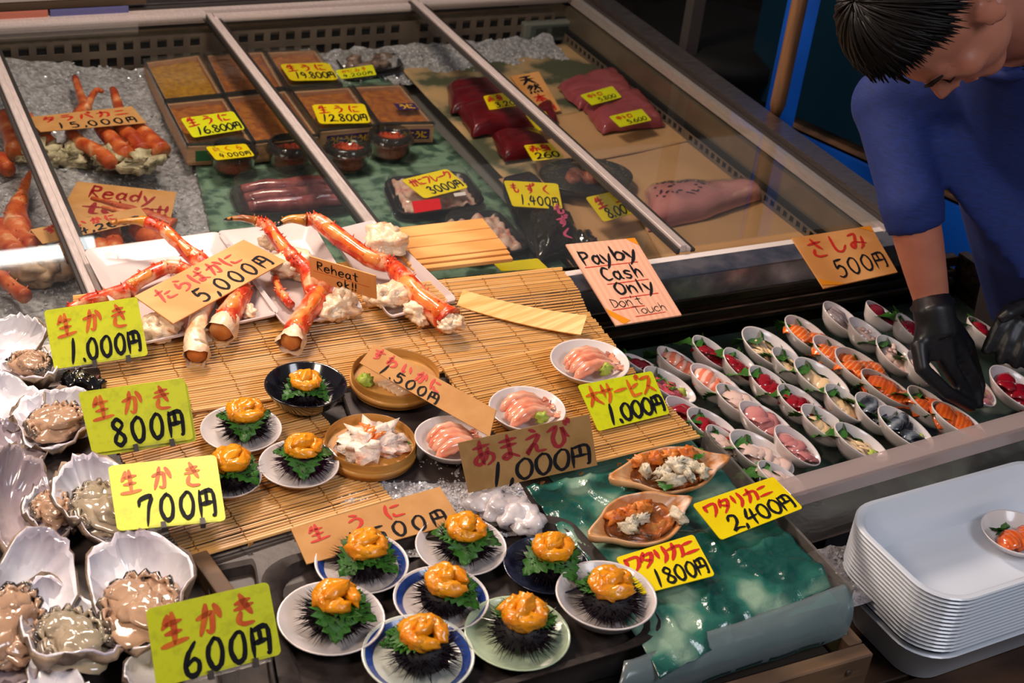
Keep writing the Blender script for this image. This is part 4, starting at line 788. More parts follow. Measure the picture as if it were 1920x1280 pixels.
# ------------------------------------------------------------------ shiso, urchins, dishes
SHISO = M('shiso_leaf', '2a5c1c', '3f7a26', 30, rough=.4, lo=.35, hi=.7, bump=.3, bscale=70); SHISO2 = M('pale_shiso_underside', '6e8a2c', '557a22', 30, rough=.45)
def leaf(g, c, L, W_, yaw, pitch=.3, curl=.3, seed=0, n=16, cup=0.25):
    R = Matrix.Rotation(yaw, 3, 'Z') @ Matrix.Rotation(-pitch, 3, 'Y'); c = Vector(c); rnd = random.Random(seed); vs = []; fs = []
    for i in range(n + 1):
        t = i / n; w_ = W_ * (math.sin(math.pi * min(1, t ** .75)) ** .8) * (1 + (.22 if i % 2 else -.14)) if 0 < i < n else 0.0008
        x = L * t + (L * .03 if i % 2 else 0)
        for j, k in enumerate((-1, -.5, 0, .5, 1)):
            q = Vector((x - abs(k) * L * .06, k * w_, cup * abs(k) * w_ - curl * L * t * t + .002 * noise.noise(Vector((x * 90, k * 3, seed))) * 3))
            vs.append(c + R @ q)
    for i in range(n):
        for j in range(4): a = i * 5 + j; fs.append((a, a + 5, a + 6, a + 1))
    return g.add(vs, fs)
URS = M('urchin_shell', '140c14', rough=.6); SPIKE = M('dark_purple_spine', '1c0f1a', rough=.3, coat=.3); SPIKEP = M('purple_spine', '36102a', rough=.3, coat=.3)
UNI = M('orange_urchin_roe', 'f09c14', 'd87408', 28, rough=.22, sss=.2, coat=.55, lo=.35, hi=.72, bump=.5, bscale=110, bdist=.004)
def urchin(px, py, z, r, label, seed, purple=False, leafdir=(0, 2.2, 4.2), loc=None):
    c = loc or P(px, py, z); t = thing('sea_urchin', tuple(c), label, 'sea urchin', 'opened sea urchins topped with orange roe'); rnd = random.Random(seed)
    g = G(); g.lathe([(r * .45, .001), (r * .72, r * .25), (r * .74, r * .55), (r * .55, r * .82), (r * .2, r * .86)], 20); g.build('shell', URS, t, True)
    g = G()
    for i in range(330):
        a = rnd.uniform(0, 6.283); e = rnd.uniform(-.25, .95); d = Vector((math.cos(a) * math.cos(e), math.sin(a) * math.cos(e), math.sin(e))); b = Vector((d.x * r * .68, d.y * r * .68, r * .42 + d.z * r * .4)); L = r * rnd.uniform(.3, .58) * (1 if e < .7 else .6)
        d2 = (d + Vector((rnd.uniform(-.35, .35), rnd.uniform(-.35, .35), rnd.uniform(-.35, .1)))).normalized(); q = b + d2 * L; q.z = max(q.z, .003)
        s1 = d2.orthogonal().normalized() * .0011; s2 = d2.cross(s1).normalized() * .0011; g.add([b + s1, b - s1 * .5 + s2 * .87, b - s1 * .5 - s2 * .87, q], [(0, 1, 3), (1, 2, 3), (2, 0, 3)])
    g.build('spines', SPIKEP if purple else SPIKE, t, kind='stuff')
    for k, a in enumerate(leafdir):
        g = G(); leaf(g, (-math.cos(a) * r * .25, -math.sin(a) * r * .25, r * .95), r * 1.45, r * .62, a, -.05, .30, seed * 5 + k, 16, .15); g.build('shiso_leaf', SHISO, t, True)
    g = G(); k = 7
    for i in range(k):
        a = 6.283 * i / k + rnd.uniform(-.3, .3); q = r * (.40 if i < k - 1 else 0); R = Matrix.Rotation(a + 1.57, 3, 'Z')
        g.blob((q * math.cos(a), q * math.sin(a), r * (1.05 if i < k - 1 else 1.22)), (r * rnd.uniform(.36, .52), r * rnd.uniform(.20, .28), r * rnd.uniform(.18, .26)), .22, 2.2, seed * 3 + i, 14, 10, R)
    g.build('orange_roe', UNI, t, True)
    return t
def dish(px, py, z, r, label, mat_=None, deep=1.0, band=None, group='small round dishes of sea urchin', name='round_dish', tilt=None, sx=1, sy=1, yaw=0, foot=True, loc=None):
    c = loc or P(px, py, z); t = thing(name, tuple(c), label, 'dish', group, yaw); h = .019 * deep
    R = tilt
    prof = [(r * .45, 0), (r * .5, 0), (r * .52, .003), (r * .8, h * .45), (r * .98, h * .95), (r, h), (r * .985, h + .0015), (r * .95, h), (r * .78, h * .55), (r * .5, .005), (r * .1, .0042)]
    g = G(); g.lathe(prof, 44, sx, sy, tilt=R); g.build('dish_body', mat_ or WHITE, t, True)
    if band:
        g = G(); g.lathe([(r * .79, h * .575 + .0004), (r * .93, h * .935 + .0006), (r * .90, h * .90), (r * .79, h * .58)][:2], 44, sx, sy, cap=False); g.build('painted_band', band, t, True)
    return t
# black tray first
TRAYM = M('black_serving_tray', '2c2624', '38302e', 60, rough=.55, spec=.2)
def tray(px, z, label, rad=.14, h=.016):
    fn = quad(px, z); t = thing('serving_tray', tuple(fn(.5, .5)), label, 'tray'); ring = [(x + .5, y + .5) for x, y in rr(1, 1, rad, 6)]; n = len(ring); g = G(); vs = []
    for s_, w_ in ((.90, 0), (.93, h * .6), (1.0, h), (1.0, h + .002), (.925, h + .001), (.88, .004)): vs += [fn(.5 + (x - .5) * s_, .5 + (y - .5) * s_, w_) for x, y in ring]
    g.add(vs, [(i * n + j, i * n + (j + 1) % n, (i + 1) * n + (j + 1) % n, (i + 1) * n + j) for i in range(5) for j in range(n)] + [tuple(range(n - 1, -1, -1)), tuple(range(5 * n, 6 * n))])
    g.build('tray_body', TRAYM, t, True, world=True, auto=50); return t
tray([(482, 1070), (1050, 975), (1262, 1210), (545, 1430)], -.008, 'dark rounded serving tray holding the sea urchin dishes')
BLUE = M('cobalt_glaze', '1c3a86', '2c4c9c', 40, rough=.2, coat=.5); NAVY = M('navy_glaze', '14182a', '2a3048', 60, rough=.2, coat=.5); GRN = M('celadon_glaze', 'b8c8a8', rough=.2, coat=.5); BLKC = M('black_lacquer', '15131a', rough=.15, coat=.7)
CEL = M('pale_celadon', 'd2d6cc', rough=.2, coat=.5)
UD = [ # dish px,py,r, mat, band, urchin label bits
 (677, 1076, .058, None, BLUE, 'blue-rimmed dish just below the kraft sign', 0),
 (862, 1044, .058, None, None, 'plain white dish at the tray back edge', 0),
 (1022, 1080, .055, NAVY, None, 'navy dish behind the right front one', 0),
 (620, 1180, .063, None, None, 'plain white dish at the left of the tray beside the 600 card', 0),
 (825, 1143, .058, None, BLUE, 'wide blue band dish in the middle of the tray', 0),
 (967, 1208, .063, GRN, None, 'green-rimmed dish at the tray front', 0),
 (1130, 1152, .062, None, None, 'deeper white dish at the tray right corner', 1),
 (782, 1248, .065, CEL, BLUE, 'blue-swirled dish cut by the bottom picture edge', 0)]
random.seed(3)
for i, (x, y, r, m_, bd, lab, dp) in enumerate(UD):
    z = -.004; dish(x, y, z, r, 'urchin dish, ' + lab, m_, 1.0 + .7 * dp, bd)
    c = P(x, y, z); urchin(0, 0, 0, .040 if r < .06 else .043, 'sea urchin with roe on the ' + lab.replace(' of the tray beside the 600 card', ', beside the 600 card'), 20 + i, False, (1.4 + i, 3.6 + i * .7, 5.4 + i * .5), loc=c + Vector((.004, -.002, .006)))
UM = [(452, 822, .055, None, None, 'white oval dish at the mat left', 0, .9), (572, 760, .058, BLKC, None, 'black lacquer bowl on the mat', 0, 1.9), (560, 890, .053, None, None, 'white dish in front on the mat with purple spines', 1, 1.0), (425, 915, .045, None, BLUE, 'blue-rimmed dish half hidden by the 700 card', 0, 1.0)]
for i, (x, y, r, m_, bd, lab, pu, dp) in enumerate(UM):
    z = .006; c = P(x, y, z); dish(0, 0, 0, r, 'urchin dish, ' + lab, m_, dp, bd, loc=c)
    urchin(0, 0, 0, .038 if i != 1 else .034, 'sea urchin with roe in the ' + lab, 40 + i, bool(pu), (.4 + i, 2.4 + i, 4.4 + i), loc=c + Vector((.006 if i != 1 else 0, .0, .006 if i != 1 else .008)))
# ------------------------------------------------------------------ shrimp
SHR = M('raw_shrimp', 'e07c5c', 'f0b496', 34, rough=.2, sss=.15, coat=.7, lo=.35, hi=.65, c3='f4d4c4', stretch=(1, 2.5, 1)); WAS = M('wasabi', 'aab848', '8ea034', 60, rough=.5, bump=.5, bscale=120); WHISK = M('shrimp_whisker', 'c05040', rough=.4)
def shrimp(par, a, b, r, seed, arch=.01, name='shrimp'):
    a = Vector(a); b = Vector(b); n = 9; d = (b - a); sd = Vector((-d.y, d.x, 0)).normalized(); pts = [a + d * (i / n) + sd * (.008 * math.sin(math.pi * i / n)) + Vector((0, 0, arch * math.sin(math.pi * i / n))) for i in range(n + 1)]
    R_ = [r * k for k in (.35, .75, 1, 1.05, 1, .95, .85, .7, .5, .25)]; g = G(); g.tube(pts, [q * (1.1 if i % 2 else .93) for i, q in enumerate(R_)], 10)
    o = g.build(name, SHR, par, True)
    g = G(); e = pts[-1]; dd = (pts[-1] - pts[-2]).normalized()
    for k in (-1, 0, 1): leaf(g, e - dd * .002, .014, .004, math.atan2(dd.y, dd.x) + k * .5, 0, 0, seed + k, 4)
    g.build('tail_fan', SHR, o, True); return o
def shrimp_dish(px, py, z, r, label, slabel, seed, n=4, wob=True):
    c = P(px, py, z); dish(0, 0, 0, r, label, None, 1.3, group='white dishes of sweet shrimp', name='round_dish', loc=c); t = thing('shrimp_serving', tuple(c + Vector((0, 0, .006))), slabel, 'shrimp', 'servings of sweet shrimp'); rnd = random.Random(seed)
    g = G(); leaf(g, (.0, r * .3, .012), r * .9, r * .3, 1.0, -.5, .1, seed); g.build('shiso_leaf', SHISO, t, True); g = G(); leaf(g, (.01, r * .35, .012), r * .8, r * .3, 2.0, -.5, .1, seed + 1); g.build('shiso_leaf', SHISO, t, True)
    for i in range(n):
        y = (-.45 + .9 * i / n) * r; shrimp(t, (-r * .62, y + rnd.uniform(-.004, .004), .010 + .003 * (i % 2)), (r * .62, y + rnd.uniform(-.01, .01), .012), .0095, seed + i)
    g = G(); g.blob((r * .2, -r * .45, .018), (.010, .008, .008), .4, 3, seed); g.build('wasabi', WAS, t, True)
    return t
t = shrimp_dish(1102, 702, .02, .060, 'large white dish of whole shrimp at the mat edge by the sashimi well', 'whole raw shrimp with whiskers on the dish beside the sashimi well', 5, 4)
for k in range(3):
    g = G(); g.tube([Vector((-.03 + .006 * k, -.05, .01)), Vector((-.028 + .006 * k, -.075, -.002)), Vector((-.03 + .008 * k, -.10, -.01))], .0007, 4); g.build('whisker', WHISK, t)
shrimp_dish(985, 792, .018, .055, 'white dish of peeled shrimp behind the 1,000 yen kraft sign, right one', 'peeled shrimp with a shiso leaf right behind the brown shrimp sign', 6, 4)
shrimp_dish(845, 848, .006, .052, 'white dish of peeled shrimp left of the brown shrimp sign', 'peeled shrimp with wasabi left of the brown shrimp sign', 7, 4)
# ------------------------------------------------------------------ bamboo baskets
BSK = M('bamboo_steamer', 'c08a42', 'a06c2c', 12, rough=.45, stretch=(1, 1, 8), coat=.2)
def basket(px, py, z, r, label, tilt=0.0):
    c = P(px, py, z); t = thing('bamboo_basket', tuple(c), label, 'basket', 'round bamboo baskets of crab meat'); g = G()
    g.lathe([(r * .93, 0), (r, 0), (r * 1.0, .022), (r * .985, .024), (r * .955, .022), (r * .95, .004), (r * .1, .003)], 44); g.build('rim_band', BSK, t, True, auto=50)
    g = G(); g.lathe([(r * 1.005, .003), (r * 1.03, .003), (r * 1.03, .012), (r * 1.005, .012)], 44); g.build('outer_hoop', BSK, t, True); return c
c = basket(693, 850, .006, .062, 'round bamboo basket of flaked crab left of the shrimp dish'); t = thing('crab_serving', tuple(c + Vector((0, 0, .004))), 'mound of white crab meat with red leg strips in the near basket', 'crab meat')
g = G(); g.blob((0, 0, .012), (.042, .036, .020), .45, 3.2, 2, 30, 18); g.build('white_meat', M('white_crab_meat', 'f6e2d4', 'eaa080', 45, rough=.4, lo=.52, hi=.75, sss=.1, bump=.8, bscale=90, bdist=.005), t, True)
rnd = random.Random(12)
for i in range(9):
    g = G(); a = rnd.uniform(0, 6.28); p = Vector((rnd.uniform(-.012, .016), rnd.uniform(-.008, .02), .030)); d = Vector((math.cos(a), math.sin(a), rnd.uniform(0, .5))) * .012; g.tube([p - d, p, p + d], [.002, .0035, .0015], 6, lump=.001); g.build('red_leg_strip', OMEAT, t, True)
for i in range(4):
    g = G(); leaf(g, (.03, -.02 + .012 * i, .008), .03, .012, .3 - i * .5, .1, .2, i); g.build('shiso_leaf', SHISO, t, True)
c = basket(740, 722, .012, .064, 'round bamboo basket under the slanting 1,500 sign'); t = thing('crab_serving', tuple(c + Vector((0, 0, .004))), 'pale crab legs in the far basket beneath the 1,500 sign', 'crab meat')
for i in range(5):
    g = G(); g.tube([Vector((-.03 + .004 * i, -.01 - .008 * i, .008)), Vector((0, -.012 - .007 * i, .014)), Vector((.035, -.02 - .005 * i, .008))], [.005, .008, .004], 8, lump=.003); g.build('leg_meat', CMEAT, t, True)
g = G(); g.blob((-.045, .0, .012), (.011, .012, .01), .4, 3, 7); g.build('wasabi', WAS, t, True)
# ------------------------------------------------------------------ ice patch and wet paper
ice_field('crushed ice patch glinting below the shrimp sign', P(700, 1000).x - .02, P(1000, 905).x - .02, 1.28, 1.46, .0, 1500, .006, size=.0026)
g = G(); c = P(950, 950, .012)
for i in range(4): g.blob(c + Vector((.012 * i - .02, .02 - .018 * i, 0)), (.03, .022, .014), .25, 1.8, i, 20, 12, Matrix.Rotation(.4 * i, 3, 'Z'))
tag(g.build('wet_paper_wad', M('wet_white_plastic', 'dcd4d6', 'b8b0b4', 30, rough=.2, coat=.6, bump=.6, bscale=60), smooth=True), 'crumpled wet white plastic wad on ice behind the urchin tray', 'wad')
# dark slabs showing between mats
def slab(px, z, h, label, m=WET, name='dark_slab'):
    fn = quad(px, z); g = G(); box_in(fn, g, 0, 1, 0, 1, -h, 0); return tag(bevel(g.build(name, m), .002, 1), label, 'slab')
slab([(640, 735), (860, 700), (900, 905), (700, 900)], .0015, .012, 'dark wet slab between the baskets and the shrimp dishes')
slab([(395, 1060), (700, 960), (770, 1030), (440, 1130)], -.004, .01, 'dark wet slab showing behind the urchin tray, below the left mat')
tray([(385, 1085), (478, 1066), (520, 1350), (425, 1380)], -.010, 'second dark tray half hidden behind the 600 card', .08)
g = G(); a = P(372, 1052, .0); b = P(425, 1128, .0); g.beam(a, b, .022, .03); tag(bevel(g.build('wooden_divider', CR), .002), 'short wet wooden divider between the oysters and the urchin tray', 'divider')
# ------------------------------------------------------------------ teal film over the crab box
def tf(u, v): return 0
fn = quad([(985, 915), (1315, 850), (1562, 1086), (1240, 1262)], .004)
g = G()
def s(u, v):
    p = fn(u, v); k = noise.noise(Vector((p.x * 14, p.y * 14, 2))); r = 1 - 2 * abs(noise.noise(Vector((p.x * 26, p.y * 20, 7)))); edge = max(0, .06 - v) / .06
    return p + Vector((0, 0, .004 * k + .005 * r * r + .0025 * abs(noise.noise(Vector((p.x * 50, p.y * 70, 5)))) - .012 * edge))
g.grid(s, 90, 80, .0008)
TEALG = M('glossy_teal_film', '0e4840', '2c6c5e', 11, rough=.2, lo=.42, hi=.54, c3='86a48e', coat=.7, bump=.7, bscale=30, bdist=.008, detail=2)
tag(g.build('teal_film', TEALG, smooth=True), 'crumpled wet teal plastic film under the opened crab shells', 'film')
# frosted plastic sheet drooping over crate edge
FROST = glass('frosted_plastic', (.55, .72, .70), refl=.9, rough=.2, haze=.2, hazecol=(.52, .6, .64), bump=.4, bscale=18)
g = G(); A0 = P(1170, 1240, .006); A1 = P(1590, 1092, .006); B0 = P(1120, 1345, -.045); B1 = P(1585, 1192, -.045)
def s(u, v):
    a = A0.lerp(A1, u); b = B0.lerp(B1, u); p = a.lerp(b, v); return p + Vector((0, -.012 * math.sin(math.pi * v) + .003 * noise.noise(p * 20), .008 * math.sin(math.pi * v) + .004 * noise.noise(p * 30)))
g.grid(s, 30, 10, .0008); tag(g.build('plastic_liner', FROST, smooth=True), 'frosted plastic liner folded over the wooden crate front', 'liner')
fn = quad([(1240, 860), (1330, 838), (1600, 1110), (1520, 1130)], 0)
# styrofoam box walls beneath film (foam lip) and right clear panel
g = G(); g.box((.965, 1.225, -.035), (.24, .37, .05)); tag(g.build('foam_tray', M('foam_teal', '3c6a60', rough=.6)), 'shallow foam box under the teal film', 'box')
PAN = glass('smoked_panel', (.62, .58, .55), refl=1, rough=.12, haze=.25, hazecol=(.40, .36, .33))
g = G(); g.box((1.102, 1.22, -.06), (.004, .36, .135)); tag(g.build('acrylic_partition', PAN), 'upright smoky plastic panel between the teal film and the sashimi well', 'panel')
# ------------------------------------------------------------------ crab shells
CSH = M('baked_crab_shell', 'd8a878', 'c07838', 22, rough=.4, lo=.4, hi=.62, c3='ecd8c4', bump=.3, bscale=60, coat=.3); CBR = M('brown_crab_innards', '5a3418', 'b0602a', 30, rough=.25, lo=.4, hi=.6, c3='cc9a50', bump=.7, bscale=70, coat=.5, bdist=.006); CORG = M('orange_crab_roe', 'c8641a', 'e08a3a', 40, rough=.4, bump=.6, bscale=90)
CWH = M('picked_crab_meat', 'ded2ba', 'b8a888', 60, rough=.5, lo=.45, hi=.7, bump=.8, bscale=90, bdist=.005)
def crab_shell(px, py, sx, sy, yaw, label, seed, full):
    c = P(px, py, .018); t = thing('stuffed_crab_shell', tuple(c), label, 'crab', 'opened crab shells filled with meat', yaw); g = G(); rnd = random.Random(seed)
    n = 48; rings = [(.3, -.016), (.7, -.012), (.95, .002), (1.0, .014), (.93, .013), (.8, .0), (.3, -.006)]; vs = []
    for s_, z in rings:
        for j in range(n):
            a = 2 * math.pi * j / n; sp = max(0, math.cos(a)) ** 22 * .40 + max(0, math.cos(a - math.pi)) ** 22 * .40; r = 1 + (sp if s_ > .9 else 0) + .03 * math.sin(7 * a)
            vs.append(Vector((math.cos(a) * sx * s_ * r, math.sin(a) * sy * s_ * (1 - .12 * math.sin(a)), z * (1 + .5 * math.sin(a) * (s_ > .9)) + (.003 * noise.noise(Vector((a * 2, s_ * 3, seed)))))))
    g.add(vs, [(i * n + j, i * n + (j + 1) % n, (i + 1) * n + (j + 1) % n, (i + 1) * n + j) for i in range(6) for j in range(n)] + [tuple(range(n - 1, -1, -1)), tuple(range(6 * n, 7 * n))]); g.build('shell', CSH, t, True)
    g = G(); g.grid(lambda u, v: Vector(((u - .5) * sx * 1.7 * math.sqrt(max(.02, 1 - (2 * v - 1) ** 2)), (v - .5) * sy * 1.6, .006 + .006 * noise.noise(Vector((u * 8, v * 6, seed))))), 30, 24, .01); g.build('brown_filling', CBR, t, True)
    for i in range(9 if full else 5):
        g = G(); p = Vector((rnd.uniform(-.6, .7) * sx, rnd.uniform(-.7, .15 if full else -.05) * sy, .014)); g.blob(p, (rnd.uniform(.010, .020), rnd.uniform(.006, .010), rnd.uniform(.006, .010)), .5, 3, seed + i, 14, 9, Matrix.Rotation(rnd.uniform(0, 3), 3, 'Z')); g.build('meat_flake', CWH, t, True)
    for i in range(4 if full else 3):
        g = G(); g.blob((sx * (-.55 + .35 * i), sy * (.5 if full else .25), .015), (.014, .010, .009), .5, 3, seed + i + 40, 14, 9); g.build('orange_roe', CORG, t, True)
    if full:
        g = G(); leaf(g, (sx * .55, sy * .3, .012), .03, .012, .5, .2, .1, 3); g.build('shiso_leaf', SHISO, t, True); g = G(); leaf(g, (-sx * .3, -sy * .6, .01), .025, .01, 4.2, .2, .1, 4); g.build('shiso_leaf', SHISO, t, True)
crab_shell(1255, 890, .068, .040, -.05, 'wider crab shell heaped with white meat and orange roe just below the mat', 3, True)
crab_shell(1200, 982, .062, .042, .15, 'crab shell with brown filling behind the 1800 card', 8, False)
# ------------------------------------------------------------------ oysters
OPEARL = M('oyster_nacre', 'f4f2fa', 'd0c8d6', 9, rough=.14, coat=.8, lo=.44, hi=.60, c3='8a8294', bump=.35, bscale=16, bdist=.006); OROUGH = M('oyster_rough_shell', '5a4a40', 'a8907a', 26, rough=.6, lo=.4, hi=.65, bump=.8, bscale=45, bdist=.006)
OFL = M('oyster_flesh', 'c8a488', 'a07c62', 14, rough=.14, coat=.9, sss=.12, lo=.35, hi=.7, bump=.35, bscale=28, bdist=.005); OMAN = M('oyster_mantle', '2a2420', '6a5a4c', 40, rough=.2, coat=.8); OFL2 = M('oyster_flesh_grey', 'b4a088', '8a8470', 16, rough=.14, coat=.9, lo=.35, hi=.7, bump=.35, bscale=28)
def oyster(px, py, z, L, W_, yaw, label, seed, tilt=(0, 0), flesh=True, fpos=-.2, fl=None, pearl=None):
    c = P(px, py, z); t = thing('oyster', tuple(c), label, 'oyster', 'opened oysters on the dark slab', yaw); n = 40; rnd = random.Random(seed); ph = rnd.uniform(0, 6)
    T = Matrix.Rotation(tilt[0], 4, 'X') @ Matrix.Rotation(tilt[1], 4, 'Y')
    def rad(a): return (1 + .12 * math.sin(3 * a + ph) + .05 * math.sin(5 * a + ph * 2) + .12 * noise.noise(Vector((math.cos(a) * 4, math.sin(a) * 4, seed))))
    def pt(a, s_, z_, ruff=0):
        x = math.cos(a) * W_ / 2 * s_ * rad(a) * (1 - .18 * math.sin(a)); y = math.sin(a) * L / 2 * s_ * rad(a); zz = z_ * (1 + .35 * math.sin(a + ph)) + ruff * noise.noise(Vector((math.cos(a) * 5, math.sin(a) * 5, s_ * 8 + seed)))
        return T @ Vector((x, y, zz))
    def ringmesh(rings, top=True):
        g = G(); vs = [pt(2 * math.pi * j / n, s_, z_, rf) for s_, z_, rf in rings for j in range(n)]; k = len(rings)
        g.add(vs, [(i * n + j, i * n + (j + 1) % n, (i + 1) * n + (j + 1) % n, (i + 1) * n + j) for i in range(k - 1) for j in range(n)] + [tuple(range(n - 1, -1, -1))] + ([tuple(range((k - 1) * n, k * n))] if top else [])); return g
    D_ = L * .16
    ringmesh([(.3, -.012, .004), (.7, -.006, .010), (.92, D_ * .4, .014), (1.06, D_ * .9, .018), (1.04, D_, .016), (1.0, D_ + .001, .012)], False).build('outer_shell', OROUGH, t, True)
    ringmesh([(.3, -.009, 0), (1.01, D_ + .0002, .012), (.985, D_ + .003, .012), (.93, D_ * .82, .010), (.78, D_ * .42, .006), (.5, D_ * .15, .003), (.15, .003, 0)]).build('pearly_inside', pearl or OPEARL, t, True)
    if flesh:
        g = G(); f0 = Vector((0, fpos * L, D_ * .42 + .008)); m = G()
        g.T = T; g.blob(f0, (W_ * .37, L * .29, .014), .22, 1.9, seed, 28, 18); g.blob(f0 + Vector((W_ * .05, -L * .08, .010)), (W_ * .24, L * .15, .010), .25, 2.0, seed + 3, 20, 14); g.blob(f0 + Vector((-W_ * .08, L * .14, .006)), (W_ * .22, L * .12, .009), .25, 2.0, seed + 5, 20, 14)
        g.build('flesh', fl or OFL, t, True)
        for q_ in range(2):
            g = G(); pts = []
            for j in range(40):
                a = math.pi * (-.2 + 1.4 * j / 39); k_ = 1 + .06 * math.sin(j * 1.3) - .1 * q_; pts.append(T @ (f0 + Vector((math.cos(a) * W_ * .37 * k_, math.sin(a) * L * .29 * k_, .006 + .004 * math.sin(j * 1.9) + .004 * q_))))
            g.tube(pts, [(.0045 if not q_ else .0028) + .0015 * math.sin(j * 2.3) for j in range(40)], 6); g.build('dark_frill', OMAN if not q_ else (fl or OFL), t, True)
    return t
GREYP = M('oyster_nacre_violet', '8a7c88', 'b8a8ac', 6, rough=.15, coat=.8, lo=.35, hi=.65, c3='5a4c58', bump=.3, bscale=14)
OY = [
 (262, 1128, .012, .185, .115, -.12, 'largest oyster with a broad grey-white upper shell, left of the 600 card', (0, -.1), True, -.2, None, None),
 (118, 1195, .010, .16, .095, .15, 'oyster with a pale blob of flesh at the bottom, left of the largest one', (0, .1), True, -.18, OFL2, None),
 (30, 1135, .016, .19, .09, -.55, 'long pink oyster shell rising at the lower left edge', (.1, .5), True, -.25, None, None),
 (186, 962, .010, .165, .095, .12, 'oyster partly hidden behind the 700 card, grey fleshy', (0, 0), True, -.12, OFL2, None),
 (14, 965, .018, .19, .085, -.12, 'oyster shell with a dark violet hollow at the left edge', (0, .5), False, 0, None, GREYP),
 (98, 972, .004, .10, .06, -.1, 'narrow brown-fleshed oyster between the violet shell and the 700 card', (0, 0), True, -.05, None, None),
 (20, 845, .012, .09, .07, .3, 'grey flat oyster shell at the left edge level with the 700 card', (.2, .2), False, 0, None, GREYP),
 (12, 770, .012, .11, .075, .2, 'bright white oyster shell at the left edge level with the 800 card', (.2, .1), False, 0, None, None),
 (103, 800, .012, .115, .10, .1, 'rounded oyster with beige flesh left of the 800 card', (0, -.1), True, -.15, None, None),
 (62, 700, .010, .085, .075, -.9, 'small oyster with tan flesh under the 1,000 card', (0, 0), True, -.05, None, None),
 (22, 655, .016, .11, .07, -1.2, 'ragged oyster shell at the left edge near the freezer glass', (.3, .2), False, 0, None, None),
 (285, 1275, .0, .09, .05, -.7, 'pinkish oyster shell tip at the bottom edge below the 600 card', (.0, .1), False, 0, None, None),
 (105, 1312, .006, .10, .06, .2, 'white frilled oyster shell cut by the bottom edge', (0, 0), False, 0, None, None),
 (20, 1235, .004, .10, .07, -.2, 'dark reddish oyster in the lower left corner', (0, .2), True, 0, None, GREYP)]
for i, (x, y, z, L, W_, yw, lab, tl, fs_, fp, fl, pe) in enumerate(OY): oyster(x, y, z, L, W_, yw, lab, 100 + i, tl, fs_, fp, fl, pe)
g = G()
for k in range(3): g.blob(P(138 + 20 * k, 712 + 6 * k, .012), (.016, .02, .014), .3, 2, k, 16, 10)
tag(g.build('black_mussel', M('mussel_black', '0c0a0e', rough=.1, coat=.9), smooth=True), 'glossy black mussel behind the 1,000 card clip', 'mussel')
slab([(60, 850), (215, 800), (240, 870), (90, 960)], .0, .006, 'wet dark slab corner showing between the oysters')
# ------------------------------------------------------------------ cards in front
make_card('price_card', [(82, 582), (257, 556), (278, 666), (102, 692)], .030, GCARD, [('o', '生かき', .10, .52, .36, 1.55, .13, .02), ('k', '1.000円', .16, .06, .36, 1.15, .16, .03)], 'yellow card reading 1,000 yen for raw oysters, topmost of four', (.0, .12), r=.06, holder=True, group='yellow oyster price cards in clear clips')
make_card('price_card', [(150, 741), (350, 716), (369, 827), (179, 856)], .028, GCARD, [('k', '円', .86, .06, .25, 1, .16)], 'yellow card mostly hidden behind the 800 yen card', (.0, .12), r=.06, group='yellow oyster price cards in clear clips')
make_card('price_card', [(146, 735), (345, 708), (363, 823), (173, 850)], .034, GCARD, [('o', '生かき', .09, .52, .36, 1.6, .13, .02), ('k', '800円', .22, .06, .42, 1.25, .15, .03)], 'front yellow card reading 800 yen for raw oysters', (.0, .12), r=.06, holder=True, group='yellow oyster price cards in clear clips')
make_card('price_card', [(202, 873), (405, 852), (424, 976), (220, 995)], .052, GCARD, [('o', '生かき', .09, .54, .34, 1.7, .13, .02), ('k', '700円', .22, .06, .42, 1.25, .14, .03)], 'yellow card reading 700 yen for raw oysters', (.0, .12), r=.06, holder=True, group='yellow oyster price cards in clear clips')
make_card('price_card', [(273, 1142), (503, 1090), (528, 1226), (294, 1290)], .026, GCARD, [('o', '生かき', .09, .48, .38, 1.5, .15, .03), ('k', '600円', .22, .02, .42, 1.2, .15, .03)], 'yellow card reading 600 yen for raw oysters, nearest the bottom', (.0, .12), r=.07, holder=True, group='yellow oyster price cards in clear clips')
make_card('price_card', [(1083, 722), (1222, 695), (1256, 775), (1122, 808)], .022, GCARD, [('o', '大サービス', .04, .50, .40, 1.02, .14, .02), ('k', '1.000円', .18, .06, .38, .95, .16, .02)], 'yellow special service card reading 1,000 yen below the whole shrimp', (.0, .1), r=.05)
make_card('price_card', [(1298, 945), (1450, 893), (1506, 952), (1352, 1012)], .022, YCARD2, [('r', 'ワタリカニ', .06, .54, .34, 1.05, .15, .02), ('k', '2,400円', .18, .06, .40, 1.0, .13, .02)], 'yellow card reading 2,400 yen beside the side panel', (.0, .1), r=.07)
make_card('price_card', [(1154, 1045), (1300, 1001), (1341, 1078), (1202, 1114)], .022, YCARD2, [('r', 'ワタリカニ', .05, .54, .36, .95, .16, .02), ('k', '1800円', .24, .06, .38, 1.0, .14, .02)], 'yellow card reading 1800 yen on the teal film', (.0, .1), r=.07)
make_card('wooden_sign', [(252, 555), (457, 449), (536, 489), (325, 606)], .060, VENEER, [('r', 'たらばかに', .10, .52, .36, 1.15, .11), ('k', '5,000円', .28, .08, .38, 1.35, .12)], 'long tan sign reading 5,000 yen lying over the left crab plate', (.0, .08), thick=.002, cat='sign')
make_card('wooden_sign', [(580, 480), (704, 517), (706, 561), (582, 525)], .055, VENEER, [('k', 'Reheat', .10, .52, .36, .75, .11, 0, .8), ('k', 'ok!!', .40, .10, .32, .9, .13, 0, .8), ('r', '_', .05, .45, 0, .85, .015)], 'small tan sign reading Reheat ok over the middle plate', (.0, .08), thick=.002, cat='sign')
